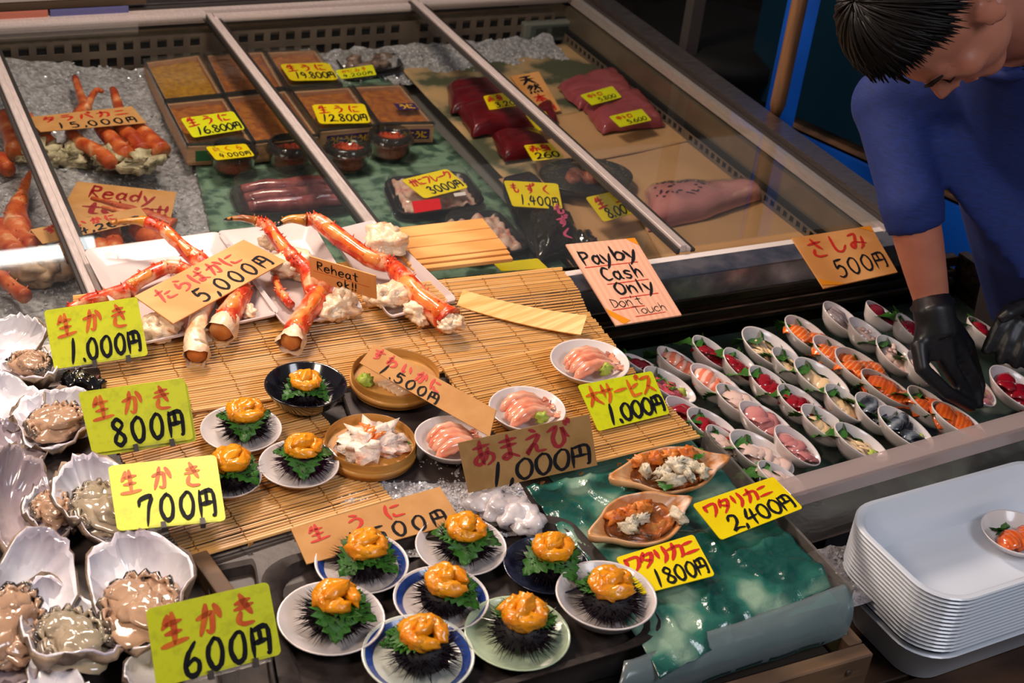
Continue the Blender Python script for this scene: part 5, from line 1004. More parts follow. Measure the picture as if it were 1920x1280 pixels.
make_card('wooden_sign', [(1061, 458), (1190, 446), (1278, 590), (1155, 610)], .0, PINKWOOD, [('k', 'Pay', .06, .72, .17, .72, .13, 0, .8, .5), ('k', 'by', .52, .74, .17, .72, .13, 0, .8, .95), ('k', 'Cash', .22, .51, .16, .8, .13, 0, .8, .82), ('k', 'Only', .28, .33, .15, .8, .13, 0, .8, .86), ('k', "Don't", .10, .19, .11, .7, .07, 0, .8, .56), ('k', 'Touch', .36, .08, .10, .7, .06, 0, .8, .84), ('r', '_', .06, .70, 0, .78, .010), ('r', '_', .22, .475, 0, .62, .010), ('r', '_', .28, .295, 0, .58, .010), ('r', '_', .08, .175, 0, .48, .010), ('r', '_', .34, .065, 0, .46, .008)], 'pale wooden sign reading Pay by Cash Only, Dont Touch', (.02, .14), thick=.003, cat='sign', tape=[[(.86, 1.0), (1.0, 1.0), (1.0, .90)], [(0, .12), (0, .2), (.24, .03), (.12, 0)]])
make_card('wooden_sign', [(1485, 446), (1632, 423), (1683, 510), (1545, 540)], .02, VENEER, [('r', 'さしみ', .10, .56, .34, 1.25, .10, .03), ('k', '500円', .26, .12, .34, 1.15, .10, .02)], 'tan wooden sign reading 500 yen above the sashimi dishes', (.0, .12), thick=.003, cat='sign', tape=[[(.84, 1.0), (1.0, 1.0), (1.0, .86)], [(0, .18), (0, .06), (.22, 0), (.28, 0)]])
make_card('wooden_sign', [(703, 644), (930, 768), (918, 818), (674, 680)], .05, KRAFT, [('r', 'すわいかに', .04, .46, .46, 1.55, .16), ('k', '1.500円', .14, .04, .42, 1.3, .13)], 'long kraft sign reading 1,500 yen slanting over the far basket', (.0, .06), thick=.002, cat='sign')
make_card('wooden_sign', [(859, 830), (1105, 776), (1120, 872), (879, 924)], .022, M('brown_kraft_card', 'a8814e', '98733f', 30, rough=.75), [('p', 'あまえび', .08, .46, .46, 1.18, .12, .02), ('k', '1,000円', .16, .02, .42, .98, .11, .02)], 'brown kraft sign reading 1,000 yen for sweet shrimp', (.0, .12), thick=.002, cat='sign')
make_card('wooden_sign', [(545, 990), (825, 912), (866, 978), (575, 1057)], .014, KRAFT, [('r', '生うに', .08, .50, .40, 2.2, .12, .01), ('k', '1.500円', .26, .04, .40, 1.35, .12, .01)], 'kraft sign for raw sea urchin standing behind the urchin tray', (.0, .10), thick=.002, cat='sign')
# ------------------------------------------------------------------ sashimi well
wl = thing('sashimi_well', (1.7, 1.54, -.2), 'dark steel well holding the oval sashimi dishes', 'counter well')
g = G(); g.box((1.535, 1.565, -.145), (.87, .52, .03)); g.build('floor_plate', M('dark_green_wet_base', '22302c', '3a4a42', 8, rough=.2, coat=.5), wl, world=True)
g = G(); g.box((1.965, 1.55, -.11), (.02, .56, .13)); g.build('end_panel', STEELD, wl, world=True)
# acrylic guard: front wall with a folded rail on top
ga = thing('acrylic_guard', (1.5, 1.26, -.15), 'clear acrylic guard with a thick folded rail in front of the sashimi', 'guard')
a = P(1478, 914, .0); b = P(1925, 786, .0); dx = (b - a); a2 = a - dx * .02; b2 = b + dx * .72
ACB = glass('acrylic_rail_edge', (.80, .74, .72), refl=1, rough=.15, haze=.42, hazecol=(.62, .50, .47), bump=.1, bscale=25)
g = G(); g.beam(a2, b2, .034, .006); g.beam(a2 + Vector((0, -.017, -.011)), b2 + Vector((0, -.017, -.011)), .005, .022); bevel(g.build('folded_rail', ACB, ga, world=True), .001, 1)
g = G(); g.beam(a2 + Vector((0, .012, -.07)), b2 + Vector((0, .012, -.07)), .004, .13); g.build('front_pane', ACRY, ga, world=True)
ice_field('crushed ice seen through the acrylic below the guard rail', 1.12, 2.1, 1.13, 1.25, -.13, 500, .008, size=.003)
# ------------------------------------------------------------------ oval sashimi dishes
SAL = M('salmon', 'e8641a', 'f0823a', 26, rough=.2, coat=.7, sss=.12, kind='wave', lo=.35, hi=.9, c3='f6b080', stretch=(1.6, 1, 1)); SALD = M('trout_orange', 'd0521a', 'de6c2c', 26, rough=.22, coat=.7, kind='wave', lo=.35, hi=.9, stretch=(1.6, 1, 1))
TUN = M('tuna_slice', 'a41222', '7c0e1c', 20, rough=.2, coat=.7, sss=.08, lo=.3, hi=.7); TUD = M('dark_tuna_slice', '6e1020', '8a2030', 20, rough=.2, coat=.6, lo=.3, hi=.7)
SQ = M('squid', 'f2d2a8', 'ecc08c', 20, rough=.2, coat=.8, sss=.15, lo=.3, hi=.7); WF = M('white_fish', 'd8b4a8', 'e6c8bc', 16, rough=.18, coat=.8, sss=.15, lo=.3, hi=.6, c3='c86a60')
PKF = M('pink_silver_fish', 'd4908a', 'b4686a', 14, rough=.15, coat=.9, lo=.3, hi=.6, c3='8c8c98'); MAC = M('mackerel_skin', '23262e', '5c6470', 9, rough=.15, coat=.9, kind='wave', lo=.2, hi=.8, c3='98a0a8', stretch=(1, 3, 1), metal=.3)
OCT = M('octopus', 'e8c8bc', '8e3c44', 26, rough=.22, coat=.8, lo=.48, hi=.68); OCTG = M('octopus_tentacle', '9a8e90', '4e3c44', 22, rough=.2, coat=.8, lo=.4, hi=.65, c3='c8bcbc'); MIN = M('minced_tuna', 'c04450', 'd8808a', 60, rough=.35, lo=.4, hi=.65, bump=.7, bscale=110, coat=.3)
SHP = M('pink_shrimp_slice', 'e87a5c', 'f4c0ac', 20, rough=.2, coat=.8, kind='wave', lo=.3, hi=.8)
def slice_(t, p, L, W_, th, yaw, pitch, m, seed, roll=0.0, name='slice'):
    R = Matrix.Rotation(yaw, 3, 'Z') @ Matrix.Rotation(pitch, 3, 'Y') @ Matrix.Rotation(roll, 3, 'X'); p = Vector(p); g = G(); nx, ny = 8, 6; top = []
    for sgn in (1, -1):
        for j in range(ny + 1):
            for i in range(nx + 1):
                u = i / nx * 2 - 1; v = j / ny * 2 - 1; e = 1 - .18 * v * v; q = Vector((u * L / 2 * e, v * W_ / 2 * (1 - .15 * u * u), sgn * th / 2 * (1 - .6 * max(abs(u), abs(v)) ** 4) - .25 * L * u * u * .5 - .2 * W_ * v * v * .5))
                q += Vector((0, 0, .0022 * noise.noise(Vector((u * 2, v * 2, seed))))); top.append(p + R @ q)
    m_ = (nx + 1) * (ny + 1); fs = []
    for j in range(ny):
        for i in range(nx):
            a = j * (nx + 1) + i; fs += [(a, a + 1, a + nx + 2, a + nx + 1), (m_ + a, m_ + a + nx + 1, m_ + a + nx + 2, m_ + a + 1)]
    rim = [i for i in range(nx + 1)] + [(j + 1) * (nx + 1) - 1 for j in range(1, ny + 1)] + [ny * (nx + 1) + i for i in range(nx - 1, -1, -1)] + [j * (nx + 1) for j in range(ny - 1, 0, -1)]
    for a, b in zip(rim, rim[1:] + rim[:1]): fs.append((b, a, a + m_, b + m_))
    g.add(top, fs); return g.build(name, m, t, True)
def sashimi(p0, p1, kind, what, where, ratio=.64, leafat=-.55, was=True, zr=-.078, seed=0):
    a = P(*p0, zr + .017); b = P(*p1, zr - .017); mid = (a + b) / 2; d = b - a; L = d.length * .96; ratio = ratio * 1.14; yaw = math.atan2(d.y, d.x); r = L / 2; h = .030
    E = (Matrix.Rotation(yaw, 4, 'Z') @ Matrix.Rotation(math.asin(-d.z / d.length), 4, 'Y') @ Matrix.Rotation(-.10, 4, 'X')).to_euler(); base = mid - E.to_matrix() @ Vector((0, 0, h))
    t = thing('oval_dish', tuple(base), 'dish under ' + what + ', ' + where, 'dish', 'white oval sashimi dishes'); t.rotation_euler = E
    g = G(); g.lathe([(r * .4, 0), (r * .45, 0), (r * .72, h * .35), (r * .93, h * .82), (r, h), (r * .995, h + .002), (r * .955, h + .001), (r * .86, h * .8), (r * .66, h * .38), (r * .4, .004), (r * .1, .003)], 40, 1, ratio); g.build('dish_body', WHITE, t, True)
    s = thing('sashimi_serving', tuple(base + (E.to_matrix() @ Vector((0, 0, .004)))), what + ', ' + where, 'sashimi', 'sashimi servings in oval dishes'); s.rotation_euler = E; rnd = random.Random(seed); w_ = r * ratio
    J = rnd.uniform
    def row(m, n, L_, W2, th=.006, x0=-.42, x1=.45, pit=-.38, z=.018):
        L_ *= 1.4; W2 *= 1.12; z += .005; x1 += .04
        for i in range(n):
            f = i / max(1, n - 1); slice_(s, (r * (x0 + (x1 - x0) * f), w_ * J(-.12, .12) , z + J(0, .003)), L_, W2, th, J(-.55, .55), pit + J(-.25, .2), m, seed * 10 + i, J(-.35, .35))
    if kind == 'tuna': row(TUN, 7, .026, w_ * 1.05, .007, z=.017)
    elif kind == 'dtuna': row(TUD, 7, .024, w_ * 1.0, .006)
    elif kind == 'salmon': row(SAL, 5, .036, w_ * 1.3, .007)
    elif kind == 'trout': row(SALD, 5, .036, w_ * 1.3, .006)
    elif kind == 'white': row(WF, 6, .030, w_ * 1.05, .003)
    elif kind == 'pink': row(PKF, 8, .028, w_ * 1.0, .0045)
    elif kind == 'mackerel': row(MAC, 6, .022, w_ * 1.25, .005, pit=-.7)
    elif kind == 'shrimp': row(SHP, 4, .030, w_ * 1.1, .010)
    elif kind == 'squid':
        for i in range(13):
            y = w_ * J(-.5, .5); x = r * J(-.35, .35); g = G(); q = J(-.4, .4); g.tube([Vector((x - .018, y - q * .01, .014 + J(0, .006))), Vector((x, y, .018 + J(0, .006))), Vector((x + .018, y + q * .01, .013))], [.0028, .0036, .0026], 6, flat=.6, lump=.0006); g.build('squid_strip', SQ, s, True)
    elif kind == 'scallop':
        for i in range(4): slice_(s, (r * (-.3 + .22 * i), w_ * J(-.15, .15), .017 + J(0, .003)), .034, .034, .009, J(0, 3), J(-.3, .1), SQ, i + seed)
    elif kind == 'octopus':
        for i in range(4):
            slice_(s, (r * (-.35 + .25 * i), w_ * J(-.2, .2), .018), .03, w_ * 1.0, .008, J(-.5, .5), J(-.6, -.2), OCT, seed + i)
        for i in range(7):
            g = G(); g.blob((r * J(-.4, .5), w_ * J(-.4, .4), .024 + J(0, .003)), (.0045, .0045, .003), .3, 3, i, 10, 6); g.build('sucker', OCT, s, True)
    elif kind == 'tentacle':
        for i in range(3):
            y = w_ * (-.35 + .33 * i); g = G(); g.tube([Vector((-r * .6, y, .018)), Vector((-r * .1, y * 1.2, .022)), Vector((r * .5, y * .6, .016))], [.009, .008, .004], 10, lump=.003, ls=90); g.build('tentacle', OCTG, s, True)
    elif kind == 'minced':
        g = G(); g.blob((r * .05, 0, .012), (r * .6, w_ * .62, .012), .4, 3.5, seed, 28, 16); g.build('minced_mound', MIN, s, True)
        for i in range(6):
            g = G(); g.tube([Vector((r * J(-.2, .3), w_ * J(-.3, .3), .024)), Vector((r * J(-.2, .3), w_ * J(-.3, .3), .027))], .0015, 5); g.build('scallion', SHISO2, s, True)
    if leafat is not None:
        for k in range(2):
            g = G(); leaf(g, (r * leafat * .9, w_ * (.3 - .6 * k), .024), .056, .026, J(-.4, .4) + (2.6 if k else 1.1), -.45, .3, seed * 3 + k, 14); g.build('shiso_leaf', SHISO, s, True)
    if was:
        g = G(); g.blob((r * .48, w_ * J(-.2, .3), .022), (.0075, .0065, .006), .5, 3.4, seed, 14, 10); g.build('wasabi', WAS, s, True)
SD = [
 ((1168, 668), (1245, 702), 'dtuna', 'dark tuna flakes', 'half hidden behind the special service card', .6, -.6, 0),
 ((1230, 652), (1318, 706), 'shrimp', 'pink shrimp slices', 'farthest back left, right of the whole shrimp', .6, -.6, 0),
 ((1205, 690), (1306, 752), 'minced', 'minced pink tuna with scallion', 'just above the special service card corner', .62, -.5, 1),
 ((1298, 630), (1374, 692), 'tuna', 'bright red tuna', 'back row directly below the cash sign', .62, -.6, 0),
 ((1293, 684), (1396, 752), 'shrimp', 'pink shrimp and wasabi', 'second row behind the leafy pink one', .6, None, 1),
 ((1246, 746), (1342, 806), 'tuna', 'rose-red tuna', 'right beside the special service card', .62, None, 0),
 ((1286, 768), (1390, 832), 'tuna', 'red tuna under dark leaves', 'at the right end of the lower bamboo mat', .66, -.5, 0),
 ((1358, 652), (1424, 720), 'tuna', 'chopped red tuna', 'left of the squid strips in the second row', .62, -.6, 1),
 ((1392, 614), (1500, 694), 'squid', 'cream squid strips', 'large dish at the back left of the salmon', .68, -.45, 1),
 ((1340, 722), (1442, 786), 'white', 'white fish in a ring of leaves', 'centre left of the well', .62, -.45, 0),
 ((1404, 686), (1492, 758), 'tuna', 'red tuna with a dab of wasabi', 'third row below the chopped red tuna', .6, -.65, 1),
 ((1446, 652), (1530, 715), 'squid', 'pale squid strips', 'second dish from the back beside the salmon', .62, -.5, 0),
 ((1472, 592), (1562, 664), 'salmon', 'orange salmon', 'farthest back of the three salmon dishes', .64, -.5, 0),
 ((1523, 630), (1622, 700), 'salmon', 'orange salmon', 'middle of the three salmon dishes', .64, -.45, 0),
 ((1488, 672), (1594, 748), 'scallop', 'cream scallop', 'left of the nearest bright salmon', .66, -.5, 0),
 ((1456, 722), (1552, 790), 'tuna', 'deep red tuna and a leaf', 'nearest of the red tuna column', .66, -.6, 1),
 ((1384, 754), (1492, 826), 'pink', 'glossy pink silver-skinned fish', 'centre front of the well', .62, None, 0),
 ((1500, 760), (1602, 830), 'scallop', 'scallop with a ring of leaves', 'front, left of the white squid', .62, -.5, 0),
 ((1323, 798), (1398, 862), 'white', 'translucent white fish', 'small dish against the smoky partition', .62, -.5, 0),
 ((1452, 798), (1538, 872), 'pink', 'silver-striped fish slices', 'front row just behind the acrylic rail', .62, None, 1),
 ((1366, 810), (1490, 888), 'white', 'white fish fanned with a tall leaf', 'big dish at the front left corner', .66, -.5, 1),
 ((1418, 868), (1515, 925), 'white', 'white fish under a leaf', 'nearest the smoky partition behind the 2,400 card', .6, -.5, 0),
 ((1543, 566), (1618, 628), 'tentacle', 'grey octopus tentacles', 'farthest back left of the gloved hand', .64, None, 0),
 ((1590, 596), (1668, 655), 'octopus', 'octopus slices', 'second row left of the gloved wrist', .62, None, 0),
 ((1622, 566), (1690, 614), 'dtuna', 'dark red tuna', 'back row near the wrist', .64, None, 0),
 ((1680, 588), (1735, 640), 'tuna', 'red tuna with a bushy leaf', 'touching the glove cuff', .64, -.7, 0),
 ((1645, 628), (1722, 704), 'octopus', 'pale octopus with wasabi', 'just left of the gloved palm', .64, -.6, 1),
 ((1565, 652), (1672, 730), 'salmon', 'orange salmon', 'nearest of the three bright salmon dishes', .66, -.2, 0),
 ((1612, 694), (1718, 760), 'trout', 'dark orange trout', 'between the bright salmon and the mackerel', .6, -.2, 0),
 ((1700, 658), (1765, 722), 'white', 'white fish', 'under the palm of the gloved hand', .62, -.4, 0),
 ((1700, 724), (1800, 800), 'trout', 'orange trout slices', 'below the gloved thumb', .56, -.6, 0),
 ((1546, 720), (1626, 790), 'scallop', 'cream chopped scallop', 'left of the dark mackerel', .62, -.6, 0),
 ((1562, 796), (1668, 862), 'squid', 'white squid with a leaf', 'touching the acrylic rail', .64, -.6, 1),
 ((1604, 736), (1690, 812), 'mackerel', 'dark silver mackerel', 'farther of the two mackerel dishes', .66, -.5, 0),
 ((1645, 762), (1752, 842), 'mackerel', 'dark silver mackerel', 'nearer of the two mackerel dishes', .64, -.4, 1),
 ((1744, 756), (1852, 820), 'trout', 'orange trout slices', 'right under the gloved fingertips', .64, -.3, 0),
 ((1856, 686), (1960, 770), 'tuna', 'crimson tuna', 'cut by the right picture edge', .72, None, 0),
 ((1812, 596), (1885, 645), 'tuna', 'red tuna', 'between the two gloved hands', .64, -.5, 1),
 ((1796, 692), (1866, 762), 'pink', 'pale pink fish and wasabi', 'right of the gloved fingertips', .66, None, 1),
 ((1878, 640), (1940, 694), 'dtuna', 'dark crimson tuna', 'under the right-hand glove', .64, None, 0)]
for i, (p0, p1, k, what, where, ra, lf, wa) in enumerate(SD): sashimi(p0, p1, k, what, where, ra, lf, bool(wa), seed=i + 1)
# ------------------------------------------------------------------ stacked white trays
TRW = M('pale_blue_white_plastic', 'd4dae4', rough=.3, coat=.3); NT = 16
c0 = P(1756, 985, -.115); rot = .04; W0, D0 = .40, .222
cx0, cy0 = 1.440, 1.135
def stack_tray(z, label, full):
    t = thing('stacked_tray', (cx0, cy0, z), label, 'tray', 'stack of white plastic trays', rot); g = G(); vs = []
    hh = .070
    lv = [(-.030, .0), (-.012, hh - .012), (-.003, hh - .003), (0, hh - .0005), (-.002, hh + .0012), (-.008, hh + .001), (-.014, hh - .004), (-.034, .005)]
    n = 4 * 9
    for dd, z_ in lv: vs += [Vector((x, y, z_)) for x, y in rr(W0 + 2 * dd, D0 + 2 * dd, .062 + dd * .6, 8)]
    g.add(vs, [(i * n + j, i * n + (j + 1) % n, (i + 1) * n + (j + 1) % n, (i + 1) * n + j) for i in range(len(lv) - 1) for j in range(n)] + [tuple(range(n - 1, -1, -1)), tuple(range((len(lv) - 1) * n, len(lv) * n))])
    g.build('tray_body', TRW, t, True, auto=35); return t
ORD = 'first second third fourth fifth sixth seventh eighth ninth tenth eleventh twelfth thirteenth fourteenth fifteenth'.split(); p_ = .0066; zb = -.2235
tprev = None
for k in range(NT):
    lab = 'white plastic tray, %s of the stack' % ('topmost' if k == NT - 1 else 'lowest' if k == 0 else 'middle')
    if k == 0: t = stack_tray(zb, 'lowest white plastic tray, whose whole side wall shows at the bottom of the stack', True); base = t
    else:
        t = copy_tree(base); t.location.z = zb + .006 + k * p_; t['label'] = 'white stacked tray, rim line %s below the topmost' % ORD[NT - 2 - k] if k < NT - 1 else 'topmost white plastic tray, holding a small dish of salmon'
ztop = zb + .006 + (NT - 1) * p_ + .005
c = P(1905, 1000, ztop + .02); dish(0, 0, 0, .052, 'round white dish standing in the topmost stacked tray', None, 1.2, group='white dish on the tray stack', loc=Vector((c.x, c.y, ztop)))
s_ = thing('sashimi_serving', (c.x, c.y, ztop + .004), 'orange salmon slices with a shiso leaf on the dish in the stacked tray', 'sashimi')
for i in range(6): slice_(s_, (-.022 + .010 * i, -.008 + .004 * math.sin(i * 2), .016), .030, .034, .007, random.uniform(-.5, .5), -.45, SALD, 60 + i)
for k in range(3):
    g = G(); leaf(g, (-.012 + .008 * k, .018, .012), .040, .015, 1.2 + .5 * k, -.8, .1, 33 + k, 14); g.build('shiso_leaf', SHISO, s_, True)
# ------------------------------------------------------------------ background: tanks, post, pole, bin
BLU = M('blue_fibreglass', '0c50b4', '0a4298', 5, rough=.35, coat=.3); DWAT = glass('tank_water', (.05, .16, .24), refl=.6, rough=.03, haze=.55, hazecol=(.006, .025, .045))
tk = thing('blue_fish_tank', tuple(P(1640, 330, -.5)), 'blue fibreglass fish tank with dark water behind the vendor', 'tank')
a = P(1440, 222, -.25); b = P(1830, 400, -.25); d = (b - a); d.z = 0; d.normalize(); a = a - d * .1; b = b + d * 1.2; nb = Vector((d.y, -d.x, 0)) * -1
if nb.y < 0: nb = -nb
g = G(); g.beam(a + Vector((0, 0, -.35)), b + Vector((0, 0, -.35)), .03, .70); g.build('lower_panel', BLU, tk, world=True)
g = G(); g.beam(a + nb * .02 + Vector((0, 0, .28)), b + nb * .02 + Vector((0, 0, .28)), .01, .5); g.build('window', DWAT, tk, world=True)
g = G(); g.beam(a + Vector((0, 0, .54)), b + Vector((0, 0, .54)), .05, .05); g.build('top_rim', BLU, tk, world=True)
g = G(); bb = a + nb * .7; g.beam(a + nb * .7 + Vector((0, 0, 0)), b + nb * .7, .03, 1.2); g.build('back_panel', M('deep_blue_panel', '0a2c50', '0a1e34', 3, rough=.6), tk, world=True)
g = G(); g.add([a, b, b + nb * .7, a + nb * .7], [(0, 1, 2, 3)]); g.build('tank_floor', M('sandy_tank_floor', '6a4a30', '3c2a20', 12, rough=.7, bump=.6, bscale=20), tk, world=True)
BRC = M('brown_live_crab', '6a4630', '8e6444', 30, rough=.5, bump=.5, bscale=50)
for i, (x, y) in enumerate(((1545, 235), (1580, 228), (1620, 245), (1790, 300), (1770, 320))):
    c = P(x, y, -.22) + nb * .12; t = thing('live_crab', tuple(c), ['brown crab on the tank floor, leftmost', 'brown crab on the tank floor in the middle', 'brown crab on the tank floor beside the sleeve', 'brown crab in the tank showing between arm and chest', 'second brown crab between arm and chest'][i], 'crab', 'live crabs in the blue tank')
    g = G(); g.blob((0, 0, .02), (.06, .05, .03), .4, 2.5, i, 18, 12); g.build('carapace', BRC, t, True)
    for k in range(6):
        a_ = k * 1.05; g = G(); g.tube([Vector((0, 0, .02)), Vector((math.cos(a_) * .07, math.sin(a_) * .07, .04)), Vector((math.cos(a_) * .12, math.sin(a_) * .12, .005))], [.012, .010, .004], 6); g.build('leg', BRC, t, True)
# blue upright with a wooden pole in front
def upright(px0, px1, dist, r, name, m, label, cat, flat=1):
    a = D(*px0, dist); g = G(); foot = Vector((a.x, a.y, -.95)); return tag(g and (g.beam(foot, Vector((a.x, a.y, 1.6)), r * 2, r * 2 * flat) and g.build(name, m)), label, cat)
def vat(px, py, dist): return D(px, py, dist)
a = vat(1467, 190, 3.45); g = G(); g.beam((a.x, a.y, -.95), (a.x, a.y, 1.6), .068, .02, cz); tag(g.build('blue_upright', BLU), 'narrow blue upright frame behind the wooden pole', 'frame')
WOODP = M('old_wood_pole', '7a5230', '4c3420', 10, rough=.6, stretch=(8, 8, .6), lo=.3, hi=.7)
a = vat(1455, 212, 3.3); g = G(); g.tube([(a.x, a.y, a.z - .01), (a.x, a.y, a.z + .02), (a.x, a.y, 1.6)], [.010, .017, .018], 12); tag(g.build('wooden_pole', WOODP, smooth=True), 'worn thick wooden pole end hanging before the blue upright', 'pole')
a = vat(1486, 190, 3.34); g = G(); g.beam((a.x + .006, a.y, -.95), (a.x + .006, a.y, 1.6), .018, .02); tag(g.build('tan_batten', M('tan_batten', '8a6a44', rough=.6)), 'thin tan batten fixed against the blue upright', 'batten')
a = vat(1290, 90, 3.9); g = G(); g.box((a.x, a.y, .3), (.035, .035, 2.6)); tag(g.build('metal_post', M('grey_metal_post', '5c5654', rough=.5, metal=.6)), 'grey metal post rising behind the freezer corner', 'post')
a = P(1370, 150, -.15) ; t = thing('black_barrel', (a.x + .1, a.y + .25, -.95), 'large black ribbed barrel in the dark behind the freezer', 'barrel')
g = G(); g.lathe([(.20, 0), (.24, .05), (.25, .4), (.25, .72), (.235, .76), (.255, .78), (.255, .82), (.2, .85), (.01, .85)], 40); g.build('drum', M('black_drum', '060606', rough=.6, spec=.2), t, True)
for k in range(3):
    g = G(); g.lathe([(.252, .25 + .16 * k), (.262, .26 + .16 * k), (.262, .275 + .16 * k), (.252, .285 + .16 * k)], 40, cap=False); g.build('hoop', M('black_hoop', '141315', rough=.4) if 'black_hoop' not in bpy.data.materials else bpy.data.materials['black_hoop'], t, True)
# shelf over the freezer back at top left
g = G(); g.box((-.10, 3.26, .034), (1.64, .10, .016)); sh2 = thing('back_shelf', (0, 3.5, 0), 'pale shelf edge with blue and red stripes along the top left', 'shelf'); g.build('shelf_board', M('dark_shelf_board', '3a2a1a', rough=.6), sh2, world=True)
g = G(); g.box((.59, 3.193, .022), (.17, .006, .014)); g.build('blue_sign_reflection', M('blue_sign_reflection', '4c4c78', rough=.5), sh2, world=True)  # coloured strips stand in for sign reflections on the frame, blue here, red next
g = G(); g.box((-.1, 3.193, .022), (1.2, .006, .014)); g.build('red_sign_reflection', M('red_sign_reflection', '9a5848', rough=.5), sh2, world=True)
g = G(); g.box((-.10, 3.262, .055), (1.6, .10, .022)); g.build('grey_shelf_edge', M('grey_shelf_edge', '8a827c', rough=.5), sh2, world=True)
# fluorescent tube far behind, mirrored by the glass lid at the left edge
tb = thing('fluorescent_tube', (-.1, 4.75, 1.50), 'white fluorescent tube hanging behind the stall', 'lamp'); q = P(52, 482, 0); mdir = Vector((q.x, q.y, 1.2)).normalized(); qc = q + mdir * (q.length * 1.25)
g = G(); g.tube([qc - Vector((.34, 0, 0)), qc + Vector((.22, 0, 0))], .022, 12); tb.location = qc; g.build('glowing_tube', M('tube_glow', (.92, 1, 1), rough=.5, emit=9), tb, True, world=True)
g = G(); g.box(qc + Vector((-.1, .03, .05)), (.56, .06, .03)); g.build('housing', WHITE2, tb, world=True)
# ------------------------------------------------------------------ vendor
def fuse(g, name, m, parent, vox=.006, it=6, fac=.5):
    me = bpy.data.meshes.new('tmp'); me.from_pydata([tuple(v) for v in g.v], [], g.f); o = bpy.data.objects.new('tmp', me); COL.objects.link(o)
    md = o.modifiers.new('r', 'REMESH'); md.mode = 'VOXEL'; md.voxel_size = vox; sm = o.modifiers.new('s', 'SMOOTH'); sm.iterations = it; sm.factor = fac
    bpy.context.view_layer.update(); dg = bpy.context.evaluated_depsgraph_get(); r = bpy.data.meshes.new_from_object(o.evaluated_get(dg)); bpy.data.objects.remove(o)
    r.transform(wmat(parent).inverted()); r.materials.clear(); r.materials.append(m); r.polygons.foreach_set('use_smooth', [True] * len(r.polygons)); r.name = name
    ob = bpy.data.objects.new(name, r); COL.objects.link(ob); ob.parent = parent; KIDS.setdefault(parent.name, []).append(ob); return ob
def camv(x, y, z): return (cx * x + cy * y + cz * z)
SKIN = M('skin', 'b4745a', 'a86450', 12, rough=.45, sss=.15, lo=.3, hi=.7, bump=.05, bscale=200); SWEAT = M('blue_knit_sweater', '10286c', '0c1e54', 60, rough=.8, lo=.3, hi=.7, bump=.35, bscale=240, stretch=(1, 1, 6), bdist=.001)
GLV = M('black_nitrile_glove', '131216', rough=.42, bump=.25, bscale=60, spec=.5); HAIR = M('black_hair', '0a0707', '140c0b', 90, rough=.55, lo=.4, hi=.7, spec=.25); TROU = M('dark_brown_trousers', '1c1414', rough=.85, bump=.2, bscale=90)
S1 = D(1668, 195, 2.44); E1 = D(1712, 400, 2.38); W1 = D(1750, 578, 2.42); S2 = D(2080, 200, 2.62); E2 = D(2075, 430, 2.56); W2 = D(1975, 565, 2.52)
NB = D(1915, 45, 2.33); CH = D(1950, 190, 2.52); BE = D(1995, 390, 2.66); PE = D(2020, 560, 2.88)
vd = thing('person', (PE.x, PE.y, -.95), 'person with black hair in a blue sweater and black gloves bending over the sashimi', 'person')
Uh = camv(-.90, .10, -.42).normalized(); Fh = camv(-.16, .95, .25); Fh = (Fh - Uh * Fh.dot(Uh)).normalized(); Lh = Uh.cross(Fh)
HC = D(1764, 18, 2.08)
def hp(l, f, u): return HC + Lh * l + Fh * f + Uh * u
HR = Matrix((Lh, Fh, Uh)).transposed()
def torso(g, k=0.0):
    g.tube([NB, NB.lerp(CH, .5), CH, BE, PE, PE + Vector((0, 0, -.10))], [.075 + k, .115 + k, .150 + k, .155 + k, .150 + k, .14 + k], 20)
    g.tube([S1, S1.lerp(CH, .5) + Vector((0, 0, .035)), CH, S2], [.050 + k, .066 + k, .10 + k, .055 + k], 14)
g = G(); torso(g)
g.tube([S1, S1.lerp(E1, .5), E1, E1.lerp(W1, .25), E1.lerp(W1, .6), W1], [.046, .043, .039, .039, .034, .027], 14); g.tube([S2, E2, W2], [.05, .042, .027], 14)
g.tube([NB + (HC - NB) * -.1, NB.lerp(hp(0, -.02, -.04), .5), hp(0, -.015, -.03)], [.062, .058, .06], 14)
for b in (((0, -.008, .03), (.074, .094, .088)), ((0, .028, -.035), (.060, .062, .078)), ((0, .062, -.09), (.030, .030, .026)), ((.036, .062, -.02), (.026, .024, .028)), ((-.036, .062, -.02), (.026, .024, .028)), ((0, .084, -.060), (.024, .014, .010)), ((0, .082, -.070), (.02, .013, .008)), ((.031, .078, .004), (.015, .012, .010)), ((-.031, .078, .004), (.015, .012, .010)), ((.083, -.005, -.008), (.008, .018, .032)), ((-.083, -.005, -.008), (.008, .018, .032)), ((.084, -.012, .014), (.010, .014, .010))):
    g.blob(hp(*b[0]), b[1], 0, 1, 0, 18, 12, HR)
g.tube([hp(0, .083, .022), hp(0, .098, -.006), hp(0, .115, -.028)], [.009, .010, .0125], 10); g.blob(hp(.012, .098, -.032), .008, 0, 1, 0, 10, 8); g.blob(hp(-.012, .098, -.032), .008, 0, 1, 0, 10, 8)
g.tube([hp(-.045, .070, .026), hp(-.02, .086, .024), hp(.02, .086, .024), hp(.045, .070, .026)], [.008, .010, .010, .008], 8)
hip = (E1 - E1); side = Vector((.6, .8, 0)) * .0
for sg in (-1, 1):
    h_ = PE + Vector((.05, -.05, 0)) * sg; g.tube([h_, Vector((h_.x + .02, h_.y, -.5)), Vector((h_.x + .03, h_.y + .02, -.92))], [.085, .058, .04], 12)
